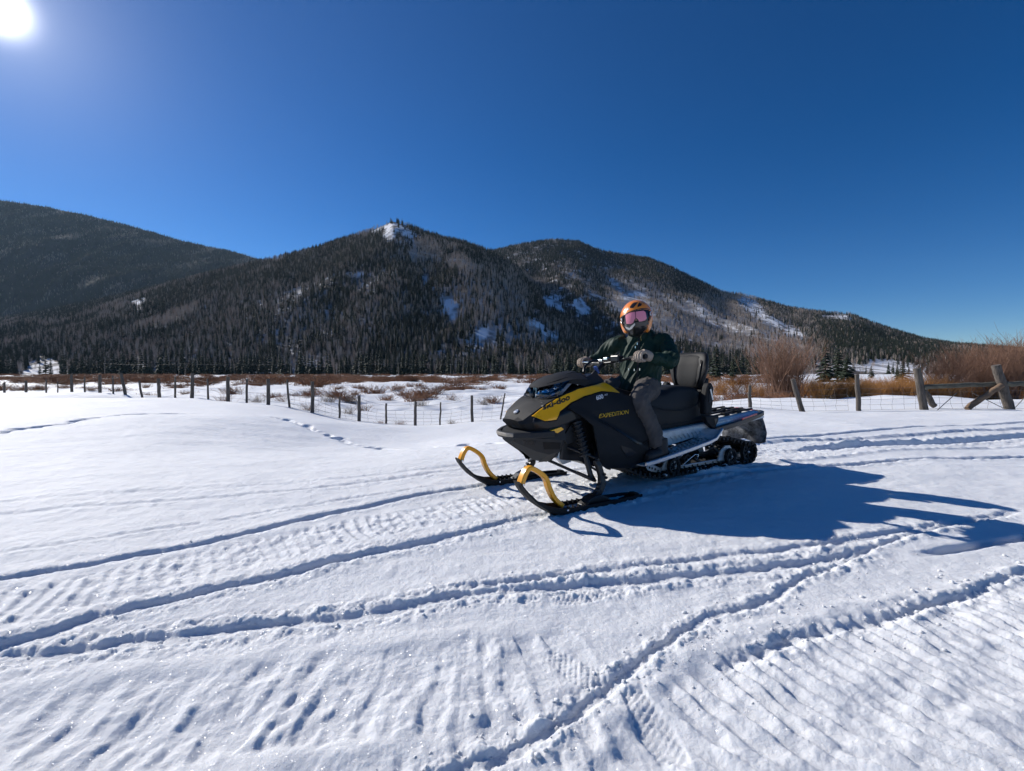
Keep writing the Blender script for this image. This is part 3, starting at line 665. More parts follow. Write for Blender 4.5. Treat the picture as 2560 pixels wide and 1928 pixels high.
for px, Y, h in ((1800, 30, .8), (1835, 29, .95), (1885, 30, .9), (1925, 29, .7), (1770, 33, .9), (1960, 28, .8), (1850, 33, 1.1)):
    p = at(px, 930, Y); shrub(RED[k % 4], p.x, p.y, h, 1.5, 'low dark brown twiggy shrub on the snow behind the snowmobile rear rack', 'low shrubs behind the rear rack'); k += 1
# marsh willows in loose bands
n = 0
for tries in range(6000):
    fr_ = n >= 215
    y = rs.uniform(33, 78) if fr_ else 75 * (320 / 75) ** rs.random(); t = rs.uniform(-1.15, .10) if rs.random() < .8 else rs.uniform(.1, .55); x = t * y
    band = float(pn(np.array([x * .035]), np.array([y * .06]), 55)[0]) + float(pn(np.array([x * .11]), np.array([y * .16]), 56)[0]) * .6
    if fr_ and (band < .12 or t > -.02): continue
    if not fr_ and band < -.5: continue
    h = rs.uniform(.6, 1.2) if fr_ else rs.uniform(1.1, 1.9)
    shrub(RED[n % 4], x, y, h, rs.uniform(1.3, 2.2) if fr_ else rs.uniform(2.4, 4.2), 'low red-brown willow clump on the snowy marsh beyond the fence', 'red-brown marsh willows'); n += 1
    if n >= 290: break
# the rest of the brush far out on the marsh runs together into one rusty band
for i in range(2): forest_src.objects.link(bpy.data.objects.new('c_willow%d' % i, RED[i]))
bt = np.array([rs.uniform(-1.2, .6) for _ in range(1150)]); by2 = np.array([95 * (335 / 95) ** rs.random() for _ in range(1150)]); bx2 = bt * by2
kp = fbm(bx2 * .02, by2 * .035, 2, 58) > .0; bx2, by2 = bx2[kp], by2[kp]
fm = forest('marsh_brush', np.stack([bx2, by2, base_h(bx2, by2) - .1], -1), np.array([rs.uniform(1.0, 1.7) for _ in bx2]), np.array([9 + rs.randrange(2) for _ in bx2]), 'rusty brown brush running together in a band far across the marsh')
fm['category'] = 'brush'; sz = np.empty(len(bx2) * 3, np.float32); fm.data.attributes['size'].data.foreach_get('vector', sz); sz = sz.reshape(-1, 3); sz[:, :2] *= 2.4; fm.data.attributes['size'].data.foreach_set('vector', sz.ravel())
for k, (px, Y, h) in enumerate(((770, 19.6, .55), (1130, 17.3, .30), (1000, 17.6, .35), (870, 20.5, .5), (560, 22.5, .6), (640, 23, .7), (905, 24, .65), (1210, 33, .8), (950, 17.4, .25), (1050, 30, .9), (700, 26, .7), (820, 27, .8), (1130, 36, .9), (880, 33, 1.0), (770, 36, 1.1))):
    p = at(px, 930, Y); shrub(DRY[k % 2], p.x, p.y, h, 1.4, 'dry grass clump poking through the snow by the wire fence', 'dry grass clumps by the fence', 'grass_clump', 'blades', -.05)

# ================================================================== FENCE
WOOD = mat('weathered_post_wood', (.155, .13, .108), .9, col2=(.055, .046, .038), scale=9, bump=.6, bscale=14, stretch=(3.0, 3.0, .35), coord='Object', bdist=.02)
RAILW = mat('mossy_rail_wood', (.15, .14, .105), .9, col2=(.065, .06, .045), scale=7, bump=.6, bscale=12, stretch=(.4, 3, 3), bdist=.02)
WIRE = mat('fence_wire', (.16, .15, .14), .5, .6)
# src px of base x, base depth, height above snow, radius, lean (top x shift, m)
FP = [(12,34.6,1.25,.07,0),(66,33.6,1.35,.08,.0),(116,32.6,1.2,.05,.02),(145,31.8,1.05,.035,.0),(180,31,1.45,.08,.0),(212,30.3,1.2,.05,.02),(250,29.4,1.3,.09,.02),(284,28.6,1.15,.045,-.03),(315,27.8,1.3,.085,-.26),(358,26.9,1.2,.06,-.22),(399,26,1.3,.09,-.04),(438,25,1.15,.05,.02),(480,24,1.3,.085,.06),(521,23.1,1.05,.045,-.03),(570,22,1.2,.08,.02),(616,21.1,1.1,.05,.05),(671,20.2,1.15,.075,.0),(724,19.5,1.2,.045,-.10),(780,18.7,1.28,.07,.04),(848,18.3,.85,.04,.02),(897,17.8,1.0,.065,.02),(965,17.5,.78,.038,.0),(1037,17.3,.9,.055,.03),(1098,17.2,.86,.03,.06),(1181,17.25,1.0,.055,-.03),(1250,17.4,1.0,.03,.18),(1385,17.3,.9,.05,.0),(1510,17.1,.95,.05,.0),(1640,17,.95,.05,.02),(1760,17,.9,.05,.0),(1876,17,.82,.06,-.04),(2010,16.4,1.18,.085,-.42),(2148,15.8,1.26,.075,-.10)]
fe = empty('wire_fence', at(FP[-1][0], 1024, FP[-1][1]))
fe.location.z = gz(fe.location.x, fe.location.y); fo = Vector(fe.location)
tops = []
for px, Y, h, r, lean in FP:
    p = at(px, 1000, Y); z = gz(p.x, p.y); m = MB(); rd = random.Random(px)
    path = []; rr2 = []
    for s in range(7):
        t = s / 6; path.append((p.x + lean * t + rd.gauss(0, .006), p.y + rd.gauss(0, .006), z - .15 + (h + .15) * t)); rr2.append(r * (1.06 - .14 * t) * rd.uniform(.95, 1.05))
    m.tube(path, rr2, 9); o = m.build('post', WOOD, fe, True, auto=50); o.location = -fo
    tops.append((p.x, p.y, z, h, lean))
def wire_run(name, pts, heights, vstep, rad, parent, off, jit=.02, seed=1):
    rd = random.Random(seed); m = MB(); ph = [[] for _ in heights]
    for (x0, y0, z0, h0, l0), (x1, y1, z1, h1, l1) in zip(pts[:-1], pts[1:]):
        L = math.hypot(x1 - x0, y1 - y0); ns = max(3, int(L / vstep))
        for s in range(ns):
            t = s / ns; x, y = x0 + (x1 - x0) * t, y0 + (y1 - y0) * t; z = z0 + (z1 - z0) * t; hh = h0 + (h1 - h0) * t; ln = l0 + (l1 - l0) * t
            sag = -.05 * math.sin(math.pi * t) + rd.gauss(0, jit * .5); col = []
            for i, q in enumerate(heights):
                w = (x + ln * q + rd.gauss(0, jit), y - .05 + rd.gauss(0, jit), z + q * hh + sag * q); ph[i].append(w); col.append(w)
            if vstep < 1: m.tube(col, rad * .8, 3, cap=False)
    for q in ph: m.tube(q, rad, 3, cap=False)
    o = m.build(name, WIRE, parent); o.location = off; return o
wire_run('woven_wire', tops[17:], [.03, .17, .32, .48, .66], .32, .0042, fe, -fo)
wire_run('top_strand', tops[:20], [.15, .45, .84], 1.4, .006, fe, -fo, .01, 2)
wire_run('top_strand', tops[18:31], [.92], 1.4, .005, fe, -fo, .01, 3)
tag(fe, 'long weathered wire fence with leaning wooden posts across the snow', 'fence')
# heavy timber brace at the right end
be = empty('fence_brace', (13.9, 15.4, gz(13.9, 15.4))); bo = Vector(be.location)
def log(name, a, b, r0, r1, mt, n=10, seed=0):
    rd = random.Random(seed); a, b = Vector(a), Vector(b); m = MB()
    m.tube([a.lerp(b, t) + Vector((rd.gauss(0, .012), rd.gauss(0, .012), rd.gauss(0, .012))) for t in np.linspace(0, 1, 8)], [(r0 + (r1 - r0) * t) * rd.uniform(.94, 1.06) for t in np.linspace(0, 1, 8)], n)
    o = m.build(name, mt, be, True, auto=50); o.location = -bo; return o
A0, A1 = at(2314, 1030, 15.4), at(2292, 921, 15.4); log('post', A0 - Vector((0, 0, .2)), A1, .125, .108, WOOD, seed=1)
log('stub_post', at(2334, 1016, 15.75), at(2309, 966, 15.7), .09, .09, WOOD, seed=2)
B0, B1 = at(2530, 1030, 14.8), at(2490, 912, 14.8); log('post', B0 - Vector((0, 0, .2)), B1, .145, .115, WOOD, seed=3)
log('rail', at(2308, 968, 15.35), at(2512, 958, 14.85), .082, .072, RAILW, seed=4)
log('rail', at(2512, 959, 14.75), at(2640, 962, 14.6), .085, .085, RAILW, seed=5)
log('diagonal_brace', at(2416, 1022, 14.9), at(2506, 962, 14.72), .09, .085, mat('brown_brace_wood', (.25, .165, .10), .9, col2=(.12, .08, .055), scale=6, bump=.4, bscale=12, stretch=(.5, 3, 3)), seed=6)
m = MB()
for a, b in (((2391, 983), (2343, 1026)), ((2432, 983), (2515, 1024)), ((2535, 1022), (2570, 985))): m.tube([at(*a, 15.1), at(*b, 15.0)], .012, 4)
o = m.build('brace_wire', WIRE, be); o.location = -bo
pA = (A0.x, 15.4, gz(A0.x, 15.4), 1.25, -.1); pB = (B0.x, 14.8, gz(B0.x, 14.8), 1.3, -.3); pC = (at(2700, 960, 14.5).x, 14.5, gz(19, 14.5), 1.3, 0)
wire_run('woven_wire', [tops[-1], pA, pB, pC], [.03, .17, .32, .48, .62], .32, .0042, be, -bo, .02, 5)
tag(be, 'heavy weathered timber fence brace with log rail and diagonal strut', 'fence brace')
# ================================================================== SNOWMOBILE (local: X forward, Y towards the near side, Z up)
SLED_AT = (0.142, 3.72, -0.012); SLED_RZ = R(211)
SLED = empty('snowmobile', SLED_AT, SLED_RZ)
tag(SLED, 'black and yellow touring snowmobile with passenger backrest parked on the snow', 'snowmobile')
BLK = mat('black_textured_plastic', (.012, .013, .015), .66, spec=.22, bump=.25, bscale=900, bdist=.001, var=.25, scale=5)
BLKG = mat('black_gloss_plastic', (.008, .008, .010), .30, spec=.35)
GREYP = mat('charcoal_plastic', (.030, .032, .035), .66, spec=.25, bump=.25, bscale=700, bdist=.001, var=.15, scale=6)
YEL = mat('yellow_panel_plastic', (1.0, .475, .002), .30, coat=.4, var=.04, scale=4)
ORY = mat('yellow_ski_handle', (.92, .40, .008), .33, coat=.25, var=.06, scale=6)
ALU = mat('brushed_aluminium', (.55, .56, .58), .36, .9, var=.12, scale=14, bump=.12, bscale=90, bdist=.002, stretch=(1, 1, 6))
ALUW = mat('snow_dusted_aluminium', (.84, .84, .83), .5, .1, col2=(.58, .56, .52), scale=11, bump=.25, bscale=40, bdist=.004)
WHITEP = mat('white_tunnel_paint', (.86, .86, .86), .45, .0, var=.05, scale=7)
STEEL = mat('black_steel', (.016, .016, .018), .38, .2)
RUB = mat('track_rubber', (.014, .014, .015), .78, var=.4, scale=30, bump=.4, bscale=120, bdist=.003)
VINYL = mat('seat_vinyl', (.013, .014, .016), .6, spec=.3, bump=.3, bscale=500, bdist=.0015)
VINYLG = mat('backrest_vinyl_grey', (.016, .017, .019), .66, spec=.25, bump=.3, bscale=500, bdist=.0015, var=.1, scale=5)
CHR = mat('chrome', (.75, .76, .78), .12, 1.0)
BRZ = mat('bumper_metal', (.30, .27, .23), .32, .8, var=.15, scale=25)
WHT = mat('white_print', (.75, .76, .78), .5); BLKPR = mat('black_print', (.012, .012, .012), .5); YELPR = mat('yellow_print', (.62, .38, .02), .5)
REDP = mat('red_lens', (.38, .012, .015), .2, coat=.4)
def glass_mat(name, tint, rough=.03, refl=.25):
    m, n, l, p = new_mat(name); n.remove(p)
    tr = n.new('ShaderNodeBsdfTransparent'); tr.inputs[0].default_value = (*tint, 1); g = nd(n, 'ShaderNodeBsdfGlossy', Roughness=rough)
    lw = nd(n, 'ShaderNodeLayerWeight', Blend=refl); mx = n.new('ShaderNodeMixShader'); l.new(lw.outputs['Fresnel'], mx.inputs[0]); l.new(tr.outputs[0], mx.inputs[1]); l.new(g.outputs[0], mx.inputs[2])
    l.new(mx.outputs[0], n['Material Output'].inputs[0]); return m
LENS = glass_mat('headlight_glass', (.80, .86, .92), .03, .42)
HOUS = mat('headlight_housing', (.40, .43, .47), .30, .0, var=.35, scale=30)

def mirror_half(sec): return [(x, y, z) for x, y, z in sec] + [(x, -y, z) for x, y, z in reversed(sec) if abs(y) > 1e-5]
def half_loft(name, stations, mt, parent=SLED, sm=28, bev=.0, capends=True):
    """stations: list of (X, [(y,z)... from centre top to lower edge])"""
    m = MB(); secs = []
    for X, pr in stations:
        near = [(X + (p[2] if len(p) > 2 else 0), p[0], p[1]) for p in pr]; far = [(a, -b, c) for a, b, c in near if b > 1e-5]
        secs.append(far[::-1] + near)
    m.loft(secs, closed=False)
    if capends:
        n = len(secs[0]); o = 0; m.f.append(tuple(range(n))[::-1]); m.f.append(tuple((len(secs) - 1) * n + j for j in range(n)))
    o = m.build(name, mt, parent, True, auto=sm)
    if bev: bevel(o, bev, 2, sm)
    return o
def patch(name, poly, yf, mt, parent=SLED, thick=.006, step=.025, side=1, bev=.002, sm=40):
    """panel: outline in (X,Z) cut into a grid and laid on the surface y=yf(X,Z)"""
    bm = bmesh.new(); vs = [bm.verts.new((p[0], 0, p[1])) for p in poly]; bm.faces.new(vs)
    xs = [p[0] for p in poly]; zs = [p[1] for p in poly]
    for ax, lo, hi in ((0, min(xs), max(xs)), (2, min(zs), max(zs))):
        k = lo + step
        while k < hi - step * .3:
            co = [0, 0, 0]; co[ax] = k; no = [0, 0, 0]; no[ax] = 1
            bmesh.ops.bisect_plane(bm, geom=bm.verts[:] + bm.edges[:] + bm.faces[:], plane_co=co, plane_no=no, dist=1e-5); k += step
    bmesh.ops.triangulate(bm, faces=[f for f in bm.faces if len(f.verts) > 4])
    for v in bm.verts: v.co.y = side * yf(v.co.x, v.co.z)
    bmesh.ops.recalc_face_normals(bm, faces=bm.faces)
    s = sum(f.normal.y * side for f in bm.faces)
    if s < 0: bmesh.ops.reverse_faces(bm, faces=bm.faces)
    ret = bmesh.ops.extrude_face_region(bm, geom=bm.faces[:])
    ev = [g for g in ret['geom'] if isinstance(g, bmesh.types.BMVert)]
    # the extruded copy becomes the inner skin
    for v in ev: v.co.y -= side * thick
    bmesh.ops.recalc_face_normals(bm, faces=bm.faces)
    me = bpy.data.meshes.new(name); bm.to_mesh(me); bm.free(); me.materials.append(mt)
    me.polygons.foreach_set('use_smooth', [True] * len(me.polygons)); me.set_sharp_from_angle(angle=R(sm))
    return link(name, me, parent)
def bvh_y(o, off=.004):
    dg = bpy.context.evaluated_depsgraph_get(); bm = bmesh.new(); bm.from_mesh(o.data); t = BVHTree.FromBMesh(bm); bm.free()
    def f(x, z, default=.3):
        h = t.ray_cast(Vector((x, 1.2, z)), Vector((0, -1, 0)))
        if h[0] is None:
            h = t.find_nearest(Vector((x, .35, z)))
        return h[0].y + off
    return f

# --- hood and nose
hood = half_loft('hood', [
 (.185, [(0, .640), (.06, .638), (.115, .632), (.130, .612, -.008), (.112, .565, -.060)]),
 (.155, [(0, .665), (.07, .660), (.142, .640), (.172, .612, -.006), (.160, .560, -.045)]),
 (.10, [(0, .712), (.09, .706), (.188, .694), (.228, .630), (.212, .560, -.02)]),
 (.00, [(0, .780), (.11, .774), (.214, .762), (.278, .655), (.268, .570)]),
 (-.05, [(0, .800), (.12, .797), (.226, .790), (.294, .672), (.288, .585)]),
 (-.11, [(0, .805), (.13, .812), (.240, .816), (.302, .690), (.302, .600)]),
 (-.20, [(0, .86), (.13, .86), (.243, .852), (.310, .720), (.312, .630)]),
 (-.30, [(0, .90), (.12, .90), (.240, .882), (.318, .750), (.322, .660)]),
 (-.45, [(0, .92), (.10, .92), (.230, .905), (.322, .790), (.332, .700)]),
 (-.61, [(0, .93), (.10, .932), (.200, .930), (.312, .845), (.340, .760)]),
 (-.72, [(0, .90), (.10, .895), (.180, .885), (.312, .838), (.340, .760)])], BLK, sm=9)
hy = bvh_y(hood)
# nose grille and fog opening
m = MB(); m.prism([(.176, .622), (.130, .622), (.100, .566), (.122, .566)], -.092, .092); o = m.build('nose_grille', BLKG, SLED)
o.data.transform(Matrix.Translation((.004, 0, 0)))
m = MB()
for zz in (.575, .59, .605): m.rect([(.130 + (zz - .566) * .95 - abs(yy) * .12, yy, zz) for yy in np.linspace(-.085, .085, 7)], .006, .006, up=(0, 0, 1))
m.build('grille_slats', GREYP, SLED)
m = MB(); m.lathe([(.0, .006), (.022, .005), (.024, 0), (.024, -.004)], 20, Matrix.Translation((.127, 0, .6975)) @ Matrix.Rotation(R(34), 4, 'Y') @ Matrix.Rotation(R(90), 4, 'X')); m.build('nose_emblem', ALU, SLED, True, auto=40)
# yellow upper panels, black side panels, on both sides
YPOLY = [(.106, .676), (.035, .640), (-.044, .650), (-.085, .710), (-.191, .773), (-.33, .822), (-.51, .857), (-.60, .850), (-.677, .838), (-.66, .875), (-.640, .903), (-.603, .925), (-.48, .903), (-.30, .876), (-.265, .864), (-.18, .838), (-.095, .805), (.0, .754), (.06, .712)]
NPOLY = [(.110, .632), (.098, .662), (.030, .630), (-.05, .640), (-.095, .700), (-.15, .735), (-.20, .74), (-.22, .65), (-.08, .600), (.04, .580), (.090, .574)]
def sidey(x, z):
    t = float(np.interp(z, [.20, .25, .35, .45, .56, .64, .70, .78, .85, .88], [.375, .405, .425, .425, .405, .385, .372, .345, .312, .295]))
    fr = float(np.interp(x, [-.96, -.90, -.75, -.45, -.34, -.24, -.14], [.94, .98, 1.0, 1.0, .975, .92, .86]))
    # raised shoulder running down to the rear
    d = z - (.640 + (x + .40) * .48); t += -.014 * math.exp(-((d - .02) / .022) ** 2) * (1 if x < -.36 else .2) + .010 * math.exp(-((d + .03) / .04) ** 2)
    return t * fr
SPOLY = [(-.150, .735), (-.19, .768), (-.33, .816), (-.51, .851), (-.60, .845), (-.69, .832), (-.80, .806), (-.855, .770), (-.915, .600), (-.955, .430), (-.950, .380), (-.905, .225), (-.86, .212), (-.467, .245), (-.40, .290), (-.365, .397), (-.345, .520), (-.340, .593), (-.26, .660)]
VENT = [(-.594, .425), (-.60, .395), (-.674, .319), (-.69, .318), (-.764, .352), (-.70, .392)]
for sd in (1, -1):
    yp = patch('yellow_side_panel', YPOLY, lambda x, z: hy(x, z) + .007, YEL, thick=.014, step=.013, side=sd)
    patch('nose_band', NPOLY, lambda x, z: hy(x, z) + .001, BLKG, parent=hood, thick=.008, step=.015, side=sd)
    sp = patch('black_side_panel', SPOLY, sidey, BLK, thick=.014, step=.022, side=sd)
    patch('panel_vent', VENT, lambda x, z: sidey(x, z) + .004, BLKG, parent=sp, thick=.006, step=.03, side=sd)
    patch('panel_trim', [(-.40, .628), (-.44, .625), (-.62, .530), (-.78, .438), (-.84, .425), (-.945, .440), (-.945, .430), (-.84, .412), (-.77, .424), (-.61, .517), (-.44, .613)], lambda x, z: sidey(x, z) + .003, BLKG, parent=sp, thick=.006, step=.03, side=sd)
    patch('lower_yellow_accent', [(.002, .569), (-.078, .592), (-.098, .576), (-.048, .547)], lambda x, z: .300 - .25 * x + .002, YEL, thick=.03, step=.05, side=sd)
    # pod fin beside the console
    m = MB(); m.add([(-.28, sd * .222, .905), (-.41, sd * .170, .955), (-.587, sd * .115, 1.012), (-.66, sd * .10, .975), (-.635, sd * .19, .932), (-.45, sd * .215, .912), (-.45, sd * .10, .90), (-.66, sd * .06, .92)],
        [(0, 1, 5), (1, 2, 5), (5, 2, 4), (2, 3, 4), (0, 6, 1), (1, 6, 2), (2, 6, 7), (2, 7, 3), (0, 5, 6), (5, 4, 6), (4, 7, 6), (4, 3, 7)]); o = m.build('pod_fin', GREYP, SLED); bevel(o, .006)
    m = MB(); m.lathe([(.0, .003), (.006, .002), (.007, -.002)], 12, Matrix.Translation((-.315, sd * .222, .912)) @ Matrix.Rotation(0 if sd > 0 else math.pi, 4, 'Z')); m.build('fin_screw', CHR, SLED)
    # headlight: reflector bowl behind a swept clear lens
    lo = [(-.040, .02, .797), (-.038, .07, .797), (-.042, .12, .799), (-.056, .175, .804), (-.100, .236, .822)]
    mi = [(-.042, .02, .842), (-.042, .07, .842), (-.055, .125, .848), (-.085, .180, .858), (-.150, .236, .872)]
    hi = [(-.052, .02, .888), (-.056, .07, .888), (-.085, .125, .900), (-.145, .185, .920), (-.235, .232, .949)]
    H = empty('headlight', parent=SLED)
    m = MB(); m.loft([[(x, sd * y, z) for x, y, z in r_] for r_ in (lo, mi, hi)]); lens = m.build('lens', LENS, H, True); solid(lens, .004)
    m = MB(); m.loft([[(x - .050, sd * (y * .93 + .004), z + dz) for x, y, z in r_] for r_, dz in ((lo, .004), (mi, 0), (hi, -.004))]); m.build('housing', HOUS, H)
    for q, (bx, by, bz) in enumerate(((-.088, .058, .842), (-.104, .122, .850), (-.158, .180, .874))):
        m = MB(); m.lathe([(.004, -.004), (.012, .0), (.022, .012), (.030, .028)], 16, Matrix.Translation((bx, sd * by, bz)) @ Matrix.Rotation(R(-90 + sd * 12), 4, 'Z')); m.build('reflector', CHR, H, True)
    m = MB(); m.rect([(x - .002, sd * (y - .002), z + .004) for x, y, z in lo], .010, .006, up=(0, 0, 1)); m.build('light_bezel', BLKG, H)
    m = MB(); m.rect([(-.049, sd * .022, .80), (-.056, sd * .020, .886)], .006, .016, up=(1, 0, 0)); m.build('divider', CHR, H)
# cowl above the lights
cowl = half_loft('cowl', [(-.040, [(0, .893), (.05, .892), (.075, .888), (.07, .884)]), (-.085, [(0, .925), (.08, .918), (.130, .904), (.12, .895)]), (-.165, [(0, .962), (.10, .952), (.195, .928), (.185, .91)]),
 (-.25, [(0, .995), (.115, .982), (.238, .953), (.225, .92)]), (-.37, [(0, 1.022), (.115, 1.004), (.228, .955), (.225, .90)]), (-.455, [(0, 1.018), (.105, .998), (.205, .945), (.21, .89)]), (-.52, [(0, .965), (.09, .955), (.18, .925), (.20, .89)])], BLK, sm=22)
for sd in (1, -1):
    m = MB(); m.prism([(-.13, .938), (-.25, .984), (-.37, 1.013), (-.46, 1.006), (-.44, .97), (-.25, .95)], sd * .060, sd * .090); o = m.build('cowl_ridge', BLK, cowl); bevel(o, .004)
    m = MB(); m.rect([(-.10, sd * .10, .912), (-.17, sd * .14, .940), (-.26, sd * .165, .968)], .012, .014, up=(0, 0, 1)); m.build('cowl_vent', BLK, cowl)
m = MB(); m.box((-.60, 0, .955), (.14, .16, .05), Matrix.Rotation(R(18), 3, 'Y')); bevel(m.build('gauge_cluster', BLKG, SLED), .01)
# lower nose and belly pan
belly = half_loft('belly_pan', [
 (.205, [(0, .545), (.085, .545), (.105, .515), (.080, .475), (.03, .462), (0, .460)]),
 (.150, [(0, .552), (.165, .552), (.188, .510), (.140, .445), (.05, .425), (0, .424)]),
 (.060, [(0, .560), (.235, .560), (.258, .505), (.195, .400), (.07, .368), (0, .366)]),
 (-.030, [(0, .585), (.282, .585), (.306, .500), (.230, .372), (.10, .300), (0, .296)]),
 (-.085, [(0, .605), (.305, .605), (.326, .490), (.300, .405), (.12, .292), (0, .288)]),
 (-.115, [(0, .61), (.315, .612), (.330, .500), (.290, .440), (.12, .31), (0, .30)])], GREYP, sm=20)
by_ = bvh_y(belly)
for sd in (1, -1):
    patch('belly_inset', [(.045, .478), (-.075, .475), (-.078, .420), (.02, .418)], lambda x, z: by_(x, z) - .001, BLK, parent=belly, thick=.006, step=.03, side=sd)
    vent = patch('air_intake', [(.165, .490), (.085, .486), (.090, .452), (.150, .450)], lambda x, z: by_(x, z), BLKG, parent=belly, thick=.006, step=.03, side=sd)
    for q in range(5):
        x0 = .155 - q * .014; patch('intake_bar', [(x0, .486), (x0 - .003, .486), (x0 - .003, .454), (x0, .454)], lambda x, z: by_(x, z) + .004, GREYP, parent=vent, thick=.004, step=.03, side=sd)
    m = MB(); m.add([(-.03, sd * .20, .360), (-.105, sd * .275, .400), (-.13, sd * .12, .296), (-.02, sd * .085, .288), (-.06, sd * .20, .352)], [(0, 1, 4), (1, 2, 4), (2, 3, 4), (3, 0, 4)]); bevel(m.build('skid_corner', GREYP, belly), .003)
# front bumper
bp = [(-.03, .306, .545), (.05, .270, .538), (.13, .215, .531), (.215, .125, .524), (.240, .06, .522), (.244, 0, .522)]
bp = bp + [(x, -y, z) for x, y, z in bp[-2::-1]]
m = MB(); m.rect(bp, .046, .032, up=(0, 0, 1)); bevel(m.build('front_bumper', GREYP, SLED), .008, 2)
m = MB(); m.rect([(x + .012, y * 1.02, z + .004) for x, y, z in bp[3:-3]], .030, .018, up=(0, 0, 1)); bevel(m.build('bumper_bar', BRZ, SLED), .006, 2)
# engine bay mass, frame plates
m = MB(); m.prism([(-.12, .33), (-.12, .60), (-.25, .80), (-.80, .79), (-.93, .56), (-.93, .36), (-.85, .24), (-.45, .24), (-.30, .30)], -.27, .27); bevel(m.build('engine_bay', STEEL, SLED), .01)
for sd in (1, -1):
    m = MB(); m.prism([(-.13, .445), (-.20, .415), (-.235, .30), (-.15, .285), (-.095, .34)], sd * .215, sd * .250); bevel(m.build('frame_bracket', ALU, SLED), .004)
    m = MB(); m.prism([(-.125, .50), (-.20, .60), (-.235, .60), (-.235, .46), (-.16, .45)], sd * .265, sd * .285); bevel(m.build('shock_tower', GREYP, SLED), .004)

